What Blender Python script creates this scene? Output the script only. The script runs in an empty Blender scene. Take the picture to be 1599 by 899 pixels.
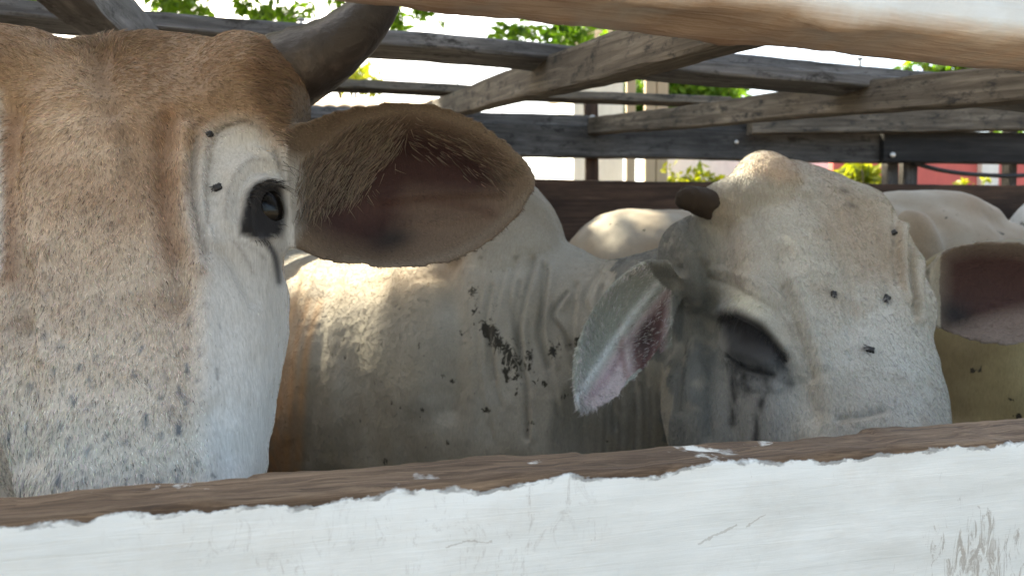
import bpy, bmesh, math, random
import numpy as np
from mathutils import Vector, Matrix
from mathutils.bvhtree import BVHTree

random.seed(7)
RNG = np.random.default_rng(7)
sc = bpy.context.scene
COL = sc.collection

# ------------------------------------------------------------------ camera
F, CX, CY = 1155.0, 799.5, 449.5          # photo focal length in photo pixels
PITCH = math.radians(2.23)
CAM = np.array([0.0, 0.0, 1.3])
FW = np.array([0, math.cos(PITCH), -math.sin(PITCH)])
UP = np.array([0, math.sin(PITCH), math.cos(PITCH)])
RT = np.array([1.0, 0, 0])
cam_d = bpy.data.cameras.new('camera')
cam = bpy.data.objects.new('camera', cam_d)
COL.objects.link(cam)
cam.location = CAM
cam.rotation_euler = (math.pi / 2 - PITCH, 0, 0)
cam_d.sensor_width = 36
cam_d.lens = F / 1599 * 36
cam_d.clip_start = 0.02
cam_d.clip_end = 500
cam_d.dof.use_dof = True
cam_d.dof.focus_distance = 0.66
cam_d.dof.aperture_fstop = 9.0
sc.camera = cam

# ------------------------------------------------------------------ light
SUN = np.array([-0.46, 0.55, 0.70])
SUN = SUN / np.linalg.norm(SUN)
w = bpy.data.worlds.new('World')
sc.world = w
w.use_nodes = True
nt = w.node_tree
bg = nt.nodes['Background']
sky = nt.nodes.new('ShaderNodeTexSky')
sky.sky_type = 'NISHITA'
sky.sun_disc = False
sky.sun_elevation = math.asin(SUN[2])
sky.sun_rotation = math.atan2(SUN[0], SUN[1])
sky.dust_density = 4.0
sky.air_density = 0.7
sky.ozone_density = 0.3
nt.links.new(sky.outputs[0], bg.inputs[0])
bg.inputs[1].default_value = 0.15
sl = bpy.data.lights.new('sun', 'SUN')
sl.energy = 4.0
sl.angle = math.radians(0.5)
sl.color = (1.0, 0.95, 0.87)
so = bpy.data.objects.new('sun', sl)
so.rotation_euler = Vector(-SUN).to_track_quat('-Z', 'Y').to_euler()
COL.objects.link(so)
sc.view_settings.view_transform = 'Standard'
sc.view_settings.look = 'None'
sc.view_settings.exposure = 2.35
sc.view_settings.gamma = 1.0
sc.view_settings.use_white_balance = True       # the phone's shade white balance
sc.view_settings.white_balance_temperature = 7700
sc.view_settings.white_balance_tint = 2
sc.render.engine = 'CYCLES'
sc.cycles.max_bounces = 8
sc.cycles.use_denoising = True

# ------------------------------------------------------------------ helpers
def P(x, y, d):
    """the point of the place seen at photo pixel (x, y), d metres deep"""
    return CAM + d * (FW + (x - CX) / F * RT - (y - CY) / F * UP)

def proj(V):
    q = V - CAM
    d = q @ FW
    return CX + F * (q @ RT) / d, CY - F * (q @ UP) / d, d

def lin(r, g, b):
    c = np.array([r, g, b]) / 255.0
    return np.where(c <= 0.04045, c / 12.92, ((c + 0.055) / 1.055) ** 2.4)

def unit(v):
    v = np.asarray(v, float)
    return v / np.linalg.norm(v)

def tag(o, label=None, cat=None, group=None, kind=None):
    if label: o['label'] = label
    if cat: o['category'] = cat
    if group: o['group'] = group
    if kind: o['kind'] = kind
    return o

def mesh_obj(name, verts, faces, mat=None, loc=(0, 0, 0), parent=None, smooth=True):
    """verts in world metres; the object's origin goes to loc"""
    loc = np.asarray(loc, float)
    me = bpy.data.meshes.new(name)
    me.from_pydata([tuple(v) for v in (np.asarray(verts, float) - loc)], [], [tuple(f) for f in faces])
    me.update()
    o = bpy.data.objects.new(name, me)
    COL.objects.link(o)
    if smooth:
        me.polygons.foreach_set('use_smooth', np.ones(len(me.polygons), bool))
    if mat: me.materials.append(mat)
    put(o, loc, parent)
    return o

def put(o, loc, parent):
    if parent is not None:
        o.parent = parent
        o.location = Vector(loc) - Vector(parent['_loc'])
    else:
        o.location = Vector(loc)
    o['_loc'] = [float(c) for c in loc]

def empty(name, loc, **kw):
    o = bpy.data.objects.new(name, None)
    COL.objects.link(o)
    o.location = Vector(loc)
    o['_loc'] = [float(c) for c in loc]
    return tag(o, **kw)

def cat_rom(pts, n):
    pts = np.asarray(pts, float)
    m = len(pts)
    t = np.linspace(0, m - 1, n)
    i = np.minimum(t.astype(int), m - 2)
    f = (t - i)[:, None]
    p0 = pts[np.maximum(i - 1, 0)]; p1 = pts[i]; p2 = pts[i + 1]; p3 = pts[np.minimum(i + 2, m - 1)]
    return 0.5 * (2 * p1 + (p2 - p0) * f + (2 * p0 - 5 * p1 + 4 * p2 - p3) * f ** 2 + (3 * p1 - p0 - 3 * p2 + p3) * f ** 3)

def loft(rows, n=40, k=40):
    """rows: (centre3, U3, V3, half width, up, down, exponent) -> closed mesh"""
    flat = np.array([np.concatenate([r[0], r[1], r[2], r[3:]]) for r in rows], float)
    R = cat_rom(flat, n)
    th = np.arange(k) / k * 2 * math.pi
    verts = []
    for r in R:
        c, U, Vv, wd, up, dn, e = r[0:3], unit(r[3:6]), unit(r[6:9]), max(r[9], .002), r[10], r[11], r[12]
        cx = np.sign(np.cos(th)) * np.abs(np.cos(th)) ** (2 / e) * wd
        s = np.sign(np.sin(th)) * np.abs(np.sin(th)) ** (2 / e)
        cy = np.where(s > 0, s * max(up, .002), s * max(dn, .002))
        verts.append(c + cx[:, None] * U + cy[:, None] * Vv)
    verts = np.concatenate(verts)
    faces = []
    for i in range(n - 1):
        for j in range(k):
            a, b = i * k + j, i * k + (j + 1) % k
            faces.append((a, b, b + k, a + k))
    c0, c1 = len(verts), len(verts) + 1
    verts = np.vstack([verts, verts[:k].mean(0), verts[-k:].mean(0)])
    for j in range(k):
        faces.append((c0, (j + 1) % k, j))
        faces.append((c1, (n - 1) * k + j, (n - 1) * k + (j + 1) % k))
    return verts, faces

def tube(pts, radii, n=30, k=20):
    pts = cat_rom(pts, n)
    radii = cat_rom(np.asarray(radii, float)[:, None], n)[:, 0]
    T = np.gradient(pts, axis=0)
    U = unit(np.cross(T[0], [0.3, 0.2, 1.0]))
    rows = []
    for p, r, t in zip(pts, radii, T):
        t = unit(t)
        U = unit(U - t * (U @ t))
        rows.append((p, U, np.cross(t, U), r, r, r, 2.0))
    return loft(rows, n, k)

def ellipsoid(c, ax, r):
    """ax: 3 unit rows, r: 3 radii"""
    k, n = 24, 14
    vs, fs = [], []
    for i in range(1, n):
        ph = math.pi * i / n
        for j in range(k):
            t = 2 * math.pi * j / k
            q = np.array([math.sin(ph) * math.cos(t) * r[0], math.sin(ph) * math.sin(t) * r[1], math.cos(ph) * r[2]])
            vs.append(c + q @ np.asarray(ax))
    for i in range(n - 2):
        for j in range(k):
            a, b = i * k + j, i * k + (j + 1) % k
            fs.append((a, a + k, b + k, b))
    vs.append(c + np.array([0, 0, r[2]]) @ np.asarray(ax)); vs.append(c - np.array([0, 0, r[2]]) @ np.asarray(ax))
    t0 = len(vs) - 2
    for j in range(k):
        fs.append((t0, j, (j + 1) % k))
        fs.append((t0 + 1, (n - 2) * k + (j + 1) % k, (n - 2) * k + j))
    return np.array(vs), fs

def merge(pieces):
    V, Fc, o = [], [], 0
    for v, f in pieces:
        V.append(v); Fc += [tuple(i + o for i in q) for q in f]; o += len(v)
    return np.concatenate(V), Fc

def remesh(pieces, voxel):
    V, Fc = merge(pieces)
    me = bpy.data.meshes.new('tmp'); me.from_pydata([tuple(v) for v in V], [], Fc); me.update()
    bm = bmesh.new(); bm.from_mesh(me); bmesh.ops.recalc_face_normals(bm, faces=bm.faces); bm.to_mesh(me); bm.free()
    o = bpy.data.objects.new('tmp', me); COL.objects.link(o)
    m = o.modifiers.new('r', 'REMESH'); m.mode = 'VOXEL'; m.voxel_size = voxel; m.adaptivity = 0
    dg = bpy.context.evaluated_depsgraph_get()
    ev = o.evaluated_get(dg)
    e = ev.to_mesh()
    nv = len(e.vertices)
    out = np.empty(nv * 3); e.vertices.foreach_get('co', out); out = out.reshape(-1, 3)
    nf = len(e.polygons)
    lt = np.empty(nf, np.int32); e.polygons.foreach_get('loop_total', lt)
    li = np.empty(len(e.loops), np.int32); e.loops.foreach_get('vertex_index', li)
    ed = np.empty(len(e.edges) * 2, np.int32); e.edges.foreach_get('vertices', ed)
    ev.to_mesh_clear()
    bpy.data.objects.remove(o); bpy.data.meshes.remove(me)
    assert (lt == 4).all()
    return out, li.reshape(-1, 4), ed.reshape(-1, 2)

def laplace(V, ed, it, mask=None, lam=0.5):
    n = len(V)
    a = np.concatenate([ed[:, 0], ed[:, 1]]); b = np.concatenate([ed[:, 1], ed[:, 0]])
    deg = np.bincount(a, minlength=n)[:, None]
    for _ in range(it):
        S = np.stack([np.bincount(a, weights=V[b, c], minlength=n) for c in range(3)], 1) / deg
        step = lam * (S - V)
        if mask is not None: step *= mask[:, None]
        V = V + step
    return V

def normals(V, Q):
    fn = np.cross(V[Q[:, 2]] - V[Q[:, 0]], V[Q[:, 3]] - V[Q[:, 1]])
    N = np.zeros_like(V)
    for c in range(3):
        for k in range(4):
            N[:, c] += np.bincount(Q[:, k], weights=fn[:, c], minlength=len(V))
    return N / np.maximum(np.linalg.norm(N, axis=1), 1e-12)[:, None]

def smooth_noise(V, scale, seed=0, octaves=3):
    """cheap band-limited 3-D noise from random plane waves, about -1..1"""
    r = np.random.default_rng(seed)
    out = np.zeros(len(V)); amp = 1.0; tot = 0
    for o in range(octaves):
        s = 0
        for _ in range(10):
            d = unit(r.normal(size=3)); ph = r.uniform(0, 6.28); fq = 2 * math.pi / scale * (2 ** o) * r.uniform(.6, 1.4)
            s = s + np.sin((V @ d) * fq + ph)
        out += amp * s / 3.2; tot += amp; amp *= 0.55
    return out / tot

# ------------------------------------------------------------------ materials
def new_mat(name):
    m = bpy.data.materials.new(name); m.use_nodes = True
    t = m.node_tree
    return m, t, t.nodes['Principled BSDF']

def N_(t, typ, **kw):
    n = t.nodes.new(typ)
    for k, v in kw.items(): setattr(n, k, v)
    return n

def ramp(t, stops, src=None):
    n = t.nodes.new('ShaderNodeValToRGB')
    el = n.color_ramp.elements
    while len(el) < len(stops): el.new(0.5)
    for e, (p, c) in zip(el, stops):
        e.position = p
        e.color = tuple(c) + (1,) if len(c) == 3 else c
    if src is not None: t.links.new(src, n.inputs[0])
    return n

def noise(t, vec, scale, detail=4, rough=0.55, dist=0.0):
    n = t.nodes.new('ShaderNodeTexNoise')
    n.inputs['Scale'].default_value = scale; n.inputs['Detail'].default_value = detail
    n.inputs['Roughness'].default_value = rough; n.inputs['Distortion'].default_value = dist
    if vec is not None: t.links.new(vec, n.inputs['Vector'])
    return n

def mapping(t, vec, scale=(1, 1, 1), loc=(0, 0, 0)):
    n = t.nodes.new('ShaderNodeMapping')
    n.inputs['Scale'].default_value = scale; n.inputs['Location'].default_value = loc
    t.links.new(vec, n.inputs['Vector'])
    return n.outputs[0]

def mix(t, fac, a, b, mode='MIX'):
    n = t.nodes.new('ShaderNodeMix'); n.data_type = 'RGBA'; n.blend_type = mode
    for s, v in ((n.inputs[0], fac), (n.inputs[6], a), (n.inputs[7], b)):
        if isinstance(v, bpy.types.NodeSocket): t.links.new(v, s)
        elif isinstance(v, (int, float)): s.default_value = v
        else: s.default_value = tuple(v) + (1,)
    return n.outputs[2]

def math_(t, op, a, b=None):
    n = t.nodes.new('ShaderNodeMath'); n.operation = op
    for s, v in ((n.inputs[0], a), (n.inputs[1], b)):
        if v is None: continue
        if isinstance(v, bpy.types.NodeSocket): t.links.new(v, s)
        else: s.default_value = v
    return n.outputs[0]

def bump(t, b, h, strength=0.5, dist=0.01):
    n = t.nodes.new('ShaderNodeBump'); n.inputs['Strength'].default_value = strength; n.inputs['Distance'].default_value = dist
    t.links.new(h, n.inputs['Height']); t.links.new(n.outputs[0], b.inputs['Normal'])

def wood_mat(name, c_dark, c_mid, c_lite, rough=0.8, seed=0.0, dirt=None):
    """grain runs along the object's X axis"""
    m, t, b = new_mat(name)
    tc = N_(t, 'ShaderNodeTexCoord')
    v = mapping(t, tc.outputs['Object'], (1.2, 22, 22), (seed, seed, 0))
    g = noise(t, v, 3.0, 8, 0.65, 0.6)
    g2 = noise(t, mapping(t, tc.outputs['Object'], (1, 3, 3), (seed + 4, 0, 0)), 2.2, 5, 0.6)
    r = ramp(t, [(0.25, c_dark), (0.5, c_mid), (0.75, c_lite)], g.outputs[0])
    r2 = ramp(t, [(0.32, (.32, .31, .30)), (0.68, (1.35, 1.3, 1.25))], g2.outputs[0])
    c = mix(t, 0.85, r.outputs[0], r2.outputs[0], 'MULTIPLY')
    if dirt is not None:
        sp = noise(t, mapping(t, tc.outputs['Object'], (5, 11, 11), (seed, 9, 2)), 3.0, 8, .78)
        rr = ramp(t, [(0.52, (0, 0, 0)), (0.63, (1, 1, 1))], sp.outputs[0])
        c = mix(t, rr.outputs[0], c, dirt)
    t.links.new(c, b.inputs['Base Color'])
    b.inputs['Roughness'].default_value = rough
    b.inputs['Specular IOR Level'].default_value = 0.3
    bump(t, b, g.outputs[0], 0.5, 0.004)
    return m

M_grey = wood_mat('weathered_grey_wood', (.05, .048, .047), (.155, .15, .147), (.32, .31, .305), seed=1.3, dirt=(.05, .045, .04))
M_dark = wood_mat('dark_stained_wood', (.032, .030, .028), (.082, .078, .074), (.165, .158, .15), seed=2.1, dirt=(.028, .025, .022))
M_black = wood_mat('blackened_wood', (.008, .008, .008), (.018, .017, .017), (.04, .038, .036), seed=2.9)
M_brown = wood_mat('brown_beam_wood', (.042, .033, .024), (.125, .102, .077), (.25, .215, .17), seed=5.2, dirt=(.03, .026, .022))
M_rust = wood_mat('rust_brown_plank_wood', (.026, .015, .010), (.066, .037, .023), (.125, .072, .045), seed=8.2)

# ------------------------------------------------------------------ timber
def beam(name, a, b, wid, hgt, mat, parent=None, up=(0, 0, 1), wob=0.004, seed=0, loc=None, bev=0.006):
    """a squared timber from a to b (3-D), wid across, hgt along up; slightly worn and uneven"""
    a = np.asarray(a, float); b = np.asarray(b, float)
    L = np.linalg.norm(b - a); X = (b - a) / L
    Z = unit(np.asarray(up, float) - X * (np.asarray(up, float) @ X)); Y = np.cross(Z, X)
    n = max(8, int(L / 0.05))
    r = np.random.default_rng(seed)
    prof = []
    for sx, sy in ((1, 1), (-1, 1), (-1, -1), (1, -1)):
        w2, h2 = wid / 2, hgt / 2
        bv = min(bev, w2 * .45, h2 * .45)
        pts = [(w2 - bv, h2), (w2 - bv * .3, h2 - bv * .3), (w2, h2 - bv)]
        pts = [(sx * p, sy * q) for p, q in pts]
        if sx * sy > 0: pts = pts[::-1]
        prof += pts
    prof = np.array(prof)
    k = len(prof)
    ph = r.uniform(0, 6, 8)
    verts = []
    for i in range(n + 1):
        s = i / n * L
        dy = wob * (math.sin(s * 2.1 + ph[0]) + .5 * math.sin(s * 5.3 + ph[1]))
        dz = wob * (math.sin(s * 1.7 + ph[2]) + .5 * math.sin(s * 6.1 + ph[3]))
        sc_ = 1 + wob * 6 * math.sin(s * 3.3 + ph[4])
        jit = r.normal(0, wob * .18, (k, 2))
        q = prof * sc_ + jit
        verts.append(np.stack([np.full(k, s - L / 2), q[:, 0] + dy, q[:, 1] + dz], 1))
    verts = np.concatenate(verts)
    faces = []
    for i in range(n):
        for j in range(k):
            p, q = i * k + j, i * k + (j + 1) % k
            faces.append((p, p + k, q + k, q))
    faces.append(tuple(range(k))); faces.append(tuple(n * k + j for j in range(k))[::-1])
    me = bpy.data.meshes.new(name); me.from_pydata([tuple(v) for v in verts], [], faces); me.update()
    bm = bmesh.new(); bm.from_mesh(me); bmesh.ops.recalc_face_normals(bm, faces=bm.faces); bm.to_mesh(me); bm.free()
    me.materials.append(mat)
    o = bpy.data.objects.new(name, me); COL.objects.link(o)
    R = Matrix((X, Y, Z)).transposed()
    c = (a + b) / 2
    o.rotation_euler = R.to_euler()
    put(o, c, parent)
    return o

# ================================================================== ground
m, t, b = new_mat('packed_dirt')
tc = N_(t, 'ShaderNodeTexCoord')
g = noise(t, tc.outputs['Object'], 0.9, 8, .65)
g2 = noise(t, tc.outputs['Object'], 14, 6, .7)
c = mix(t, .5, ramp(t, [(.3, (.10, .075, .05)), (.7, (.24, .19, .135))], g.outputs[0]).outputs[0],
        ramp(t, [(.3, (.09, .07, .05)), (.7, (.27, .22, .16))], g2.outputs[0]).outputs[0])
t.links.new(c, b.inputs['Base Color']); b.inputs['Roughness'].default_value = .95
bump(t, b, g2.outputs[0], .6, .02)
k = 60
xs = np.sign(np.linspace(-1, 1, k)) * np.abs(np.linspace(-1, 1, k)) ** 2.2 * 160
gv = np.array([(x, y + 3, 0) for y in xs for x in xs])
gv[:, 2] = .02 * smooth_noise(gv, 2.0, 3, 2) * (np.hypot(gv[:, 0], gv[:, 1]) < 30) - .02
gf = [(i * k + j, i * k + j + 1, (i + 1) * k + j + 1, (i + 1) * k + j) for i in range(k - 1) for j in range(k - 1)]
tag(mesh_obj('ground', gv, gf, m), kind='structure')
m2, t, b = new_mat('trodden_dark_mud')
tc = N_(t, 'ShaderNodeTexCoord'); g = noise(t, tc.outputs['Object'], 3.0, 8, .7)
t.links.new(ramp(t, [(.3, (.018, .014, .010)), (.7, (.075, .058, .04))], g.outputs[0]).outputs[0], b.inputs['Base Color']); b.inputs['Roughness'].default_value = .8
bump(t, b, g.outputs[0], .7, .03)
k = 90
gv = np.array([(x, y, 0) for y in np.linspace(-.2, 4.6, k) for x in np.linspace(-3.4, 4.6, k)])
gv[:, 2] = .012 + .012 * smooth_noise(gv, .5, 8, 3)
gf = [(i * k + j, i * k + j + 1, (i + 1) * k + j + 1, (i + 1) * k + j) for i in range(k - 1) for j in range(k - 1)]
tag(mesh_obj('pen_floor', gv, gf, m2), kind='structure')

# ================================================================== near painted fence
AL = math.radians(15.2)
FU = np.array([math.cos(AL), math.sin(AL), 0]); FV = np.array([-math.sin(AL), math.cos(AL), 0])
FO = np.array([0.0, 0.5, 0])                       # outer face of the boards straight ahead

def paint_mat(name, top_edge, wood_lo, wood_hi, thresh, amp, grime):
    m, t, b = new_mat(name)
    tc = N_(t, 'ShaderNodeTexCoord'); o = tc.outputs['Object']
    sx = N_(t, 'ShaderNodeSeparateXYZ'); t.links.new(o, sx.inputs[0])
    n1 = noise(t, mapping(t, o, (1, .35, .35), (3.1, 0, 0)), 9, 3, .5)
    n2 = noise(t, mapping(t, o, (1, .6, 1.4), (1.7, .3, 0)), 60, 5, .6)
    nn = math_(t, 'ADD', math_(t, 'MULTIPLY', math_(t, 'SUBTRACT', n1.outputs[0], .5), amp * 2.2),
               math_(t, 'MULTIPLY', math_(t, 'SUBTRACT', n2.outputs[0], .5), amp * 1.1))
    z = sx.outputs[2]
    d = math_(t, 'ADD', z, nn)                     # along the height, ragged
    if top_edge:
        fr = N_(t, 'ShaderNodeMapRange'); t.links.new(d, fr.inputs[0])
        fr.inputs[1].default_value = -thresh - .0008; fr.inputs[2].default_value = -thresh + .0008
    else:
        fr = N_(t, 'ShaderNodeMapRange'); t.links.new(d, fr.inputs[0])
        fr.inputs[1].default_value = thresh + .009; fr.inputs[2].default_value = thresh - .007
    fac = fr.outputs[0]
    # bare wood
    gr = noise(t, mapping(t, o, (2.2, 55, 55)), 4, 9, .72, 1.1)
    gb = noise(t, mapping(t, o, (1.2, 2, 2)), 3, 3, .5)
    wood = ramp(t, [(.28, np.array(wood_lo) * (.35 if top_edge else .72)), (.45, wood_lo), (.68, wood_hi)], gr.outputs[0]).outputs[0]
    wood = mix(t, .8, wood, ramp(t, [(.3, (.55, .45, .37)), (.7, (1.7, 1.65, 1.6))], gb.outputs[0]).outputs[0], 'MULTIPLY')
    if not top_edge:                                # bare and reddish along the inner lower corner
        yb = N_(t, 'ShaderNodeMapRange'); t.links.new(math_(t, 'ADD', sx.outputs[1], math_(t, 'MULTIPLY', nn, 2.0)), yb.inputs[0]); yb.inputs[1].default_value = .052; yb.inputs[2].default_value = .088
        wood = mix(t, math_(t, 'MULTIPLY', yb.outputs[0], .8), wood, (.26, .125, .07))
    # paint
    p1 = noise(t, mapping(t, o, (1, 1, 5)), 6, 6, .6)
    p2 = noise(t, mapping(t, o, (1, 1, 1.6)), 5, 7, .7, .6)
    paint = ramp(t, [(.3, (.66, .67, .63)), (.62, (.80, .81, .77))], p1.outputs[0]).outputs[0]
    paint = mix(t, math_(t, 'MULTIPLY', ramp(t, [(.52, (0, 0, 0)), (.75, (1, 1, 1))], p2.outputs[0]).outputs[0], .45), paint, (.56, .52, .45))
    st = noise(t, mapping(t, o, (20, 3, 9), (.2, 0, .4)), 3.4, 9, .78, 1.6)
    pl = noise(t, mapping(t, o, (.9, .9, 1.1), (grime[0], 0, grime[1])), 2.6, 3, .5)
    sm = math_(t, 'MULTIPLY', ramp(t, [(.55, (0, 0, 0)), (.72, (1, 1, 1))], st.outputs[0]).outputs[0],
               ramp(t, [(grime[2], (0, 0, 0)), (grime[2] + .12, (1, 1, 1))], pl.outputs[0]).outputs[0])
    paint = mix(t, math_(t, 'MULTIPLY', sm, .6), paint, (.27, .22, .17))
    if top_edge:
        # scuffs and scratches on the right part of the board
        def gauss(cx_, cz_, rx, rz):
            u_ = math_(t, 'DIVIDE', math_(t, 'SUBTRACT', sx.outputs[0], cx_), rx); v_ = math_(t, 'DIVIDE', math_(t, 'SUBTRACT', z, cz_), rz)
            q_ = math_(t, 'ADD', math_(t, 'MULTIPLY', u_, u_), math_(t, 'MULTIPLY', v_, v_))
            return math_(t, 'EXPONENT', math_(t, 'MULTIPLY', q_, -1.0))
        sc1 = noise(t, mapping(t, o, (34, 4, 9)), 3.2, 8, .75, 1.2)
        msk = math_(t, 'ADD', math_(t, 'MULTIPLY', gauss(.405, -.105, .075, .05), .2), sc1.outputs[0])
        paint = mix(t, math_(t, 'MULTIPLY', ramp(t, [(.66, (0, 0, 0)), (.74, (1, 1, 1))], msk).outputs[0], .62), paint, (.25, .20, .15))
        def scratch(cx_, cz_, ang, ln_, wd_):
            ca, sa = math.cos(ang), math.sin(ang)
            du = math_(t, 'SUBTRACT', sx.outputs[0], cx_); dv = math_(t, 'ADD', math_(t, 'SUBTRACT', z, cz_), math_(t, 'MULTIPLY', math_(t, 'SUBTRACT', n2.outputs[0], .5), .012))
            a_ = math_(t, 'ABSOLUTE', math_(t, 'ADD', math_(t, 'MULTIPLY', du, ca), math_(t, 'MULTIPLY', dv, sa)))
            b_ = math_(t, 'ABSOLUTE', math_(t, 'SUBTRACT', math_(t, 'MULTIPLY', dv, ca), math_(t, 'MULTIPLY', du, sa)))
            return math_(t, 'MULTIPLY', math_(t, 'LESS_THAN', a_, ln_), math_(t, 'LESS_THAN', b_, wd_))
        for q_ in ((.158, -.055, .32, .017, .0009), (.19, -.047, .4, .009, .0004), (-.03, -.042, .02, .016, .0005)):
            paint = mix(t, math_(t, 'MULTIPLY', scratch(*q_), .36), paint, (.24, .19, .14))
    if top_edge:                                    # an older grey coat shows in a thin broken band under the chipped paint
        f2 = N_(t, 'ShaderNodeMapRange'); t.links.new(d, f2.inputs[0]); f2.inputs[1].default_value = -thresh - .0032; f2.inputs[2].default_value = -thresh - .0022
        n4 = noise(t, mapping(t, o, (1, 1, 1)), 28, 4, .6)
        band = math_(t, 'MULTIPLY', f2.outputs[0], ramp(t, [(.48, (0, 0, 0)), (.56, (1, 1, 1))], n4.outputs[0]).outputs[0])
        paint = mix(t, math_(t, 'MULTIPLY', band, .8), paint, (.22, .215, .20))
    c = mix(t, fac, paint, wood)
    t.links.new(c, b.inputs['Base Color'])
    rr = N_(t, 'ShaderNodeMapRange'); t.links.new(fac, rr.inputs[0]); rr.inputs[3].default_value = .5; rr.inputs[4].default_value = .85
    t.links.new(rr.outputs[0], b.inputs['Roughness'])
    h = math_(t, 'ADD', math_(t, 'MULTIPLY', math_(t, 'SUBTRACT', 1.0, fac), .7), math_(t, 'MULTIPLY', gr.outputs[0], .5))
    bump(t, b, h, .7, .0015)
    return m

M_low = paint_mat('chipped_white_paint_on_board', True, (.085, .055, .034), (.23, .165, .11), .0045, .011, (1.3, .7, .52))
M_upp = paint_mat('worn_white_paint_on_beam', False, (.56, .43, .33), (.80, .72, .64), .006, .012, (4.1, 2.2, .62))

def board(name, z0, z1, thick, mat, parent, edge_top, tilt=0.0, x0=-2.4, x1=3.3, bev_lo=.004, bev_hi=.004, rough=.0012, seed=3):
    """a long board along the fence; its origin is on the worn edge"""
    zo = z1 if edge_top else z0
    n = 1300
    xs = np.linspace(x0, x1, n)
    prof = []
    def arc(cy, cz, r, a0, a1, m=5):
        return [(cy + r * math.cos(a), cz + r * math.sin(a)) for a in np.linspace(a0, a1, m)]
    prof += arc(bev_lo, z0 + bev_lo, bev_lo, 1.5 * math.pi, math.pi)
    prof += [(0, z) for z in np.linspace(z0 + bev_lo, z1 - bev_hi, 10)[1:-1]]
    prof += arc(bev_hi, z1 - bev_hi, bev_hi, math.pi, .5 * math.pi)
    prof += [(y, z1) for y in np.linspace(bev_hi, thick - bev_hi, 7)[1:-1]]
    prof += arc(thick - bev_hi, z1 - bev_hi, bev_hi, .5 * math.pi, 0)
    prof += [(thick, z) for z in np.linspace(z1 - bev_hi, z0 + bev_lo, 6)[1:-1]]
    prof += arc(thick - bev_lo, z0 + bev_lo, bev_lo, 0, -.5 * math.pi)
    prof += [(y, z0) for y in np.linspace(thick - bev_lo, bev_lo, 5)[1:-1]]
    prof = np.array(prof); kk = len(prof)
    V = np.zeros((n, kk, 3))
    V[:, :, 0] = xs[:, None]; V[:, :, 1] = prof[None, :, 0]; V[:, :, 2] = prof[None, :, 1]
    flat = V.reshape(-1, 3)
    q = flat * np.array([1, 2.5, 2.5])
    nz = smooth_noise(q, .09, seed, 4)
    ny = smooth_noise(q + 5, .12, seed + 1, 4)
    r = np.random.default_rng(seed)
    cuts = np.sort(r.uniform(x0, x1, 26)); lev = r.uniform(-.0035, .0012, 27)
    step = lev[np.searchsorted(cuts, flat[:, 0] + .004 * ny)]
    near_edge = np.clip(1 - np.abs(flat[:, 2] - zo) / .012, 0, 1)
    back = np.clip((flat[:, 1] - thick * .55) / (thick * .3), 0, 1)
    flat[:, 2] += rough * nz * (1 + near_edge) + (step * near_edge * back if edge_top else 0)
    flat[:, 1] += rough * .8 * ny
    flat[:, 2] -= zo
    fc = []
    for i in range(n - 1):
        for j in range(kk):
            a, bb = i * kk + j, i * kk + (j + 1) % kk
            fc.append((a, bb, bb + kk, a + kk))
    fc.append(tuple(range(kk))[::-1]); fc.append(tuple((n - 1) * kk + j for j in range(kk)))
    o = mesh_obj(name, flat, fc, mat)
    o.rotation_euler = (0, tilt, AL)
    put(o, FO + np.array([0, 0, zo]), parent)
    return o

fence = empty('painted_fence', FO + FU * .4, label='near timber fence of thick boards in chipped white paint', cat='fence')
board('board', .93, 1.151, .055, M_low, fence, True)
fence.children[-1]['label'] = 'lower board with bare brown wood along its chipped top edge'
ub = board('beam', 1.485, 1.70, .09, M_upp, fence, False, .016, bev_lo=.016, rough=.0014, seed=11)
ub['label'] = 'upper beam with worn tan underside and white painted face'
for s in (-2.3, 3.2):
    p0 = FO + FU * s + FV * .16
    beam('post', p0 + [0, 0, -.05], p0 + [0, 0, 2.2], .12, .12, M_grey, fence, up=FV, seed=int(s * 10) + 40)
board('board', .68, .905, .05, M_low, fence, True, seed=5)
board('board', .43, .655, .05, M_low, fence, True, seed=6)
board('board', .18, .405, .05, M_low, fence, True, seed=7)
board('board', 1.73, 1.93, .05, M_low, fence, True, seed=8)  # this board and the next: unseen, added to block sky light from the front
board('board', 1.96, 2.16, .05, M_low, fence, True, seed=9)

# ================================================================== slanted overhead frame
frame = empty('overhead_frame', P(850, 120, 1.5), label='open overhead frame of slanted weathered beams and long planks', cat='timber frame')
def d1(px, d0=1.47): return d0 / (1 - .2717 * (px - 800) / 1155)
beam('beam', P(655, 185, 3.02), P(1300, -25, .72), .055, .068, M_brown, frame, seed=1)
beam('beam', P(925, 196, 2.98), P(1990, 96, 1.02), .055, .068, M_brown, frame, seed=2)
beam('beam', P(258, 112, 1.52), P(40, -95, .74), .062, .07, M_grey, frame, seed=3)
beam('plank', P(-520, -20, d1(-520)), P(1640, 160, d1(1640)), .10, .03, M_grey, frame, seed=4)
beam('plank', P(1040, 91, d1(1040, 1.62)), P(1700, 141, d1(1700, 1.62)), .06, .028, M_grey, frame, seed=5)
beam('plank', P(250, 122, 2.5), P(1135, 160, 2.98), .085, .032, M_brown, frame, seed=6)
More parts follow.
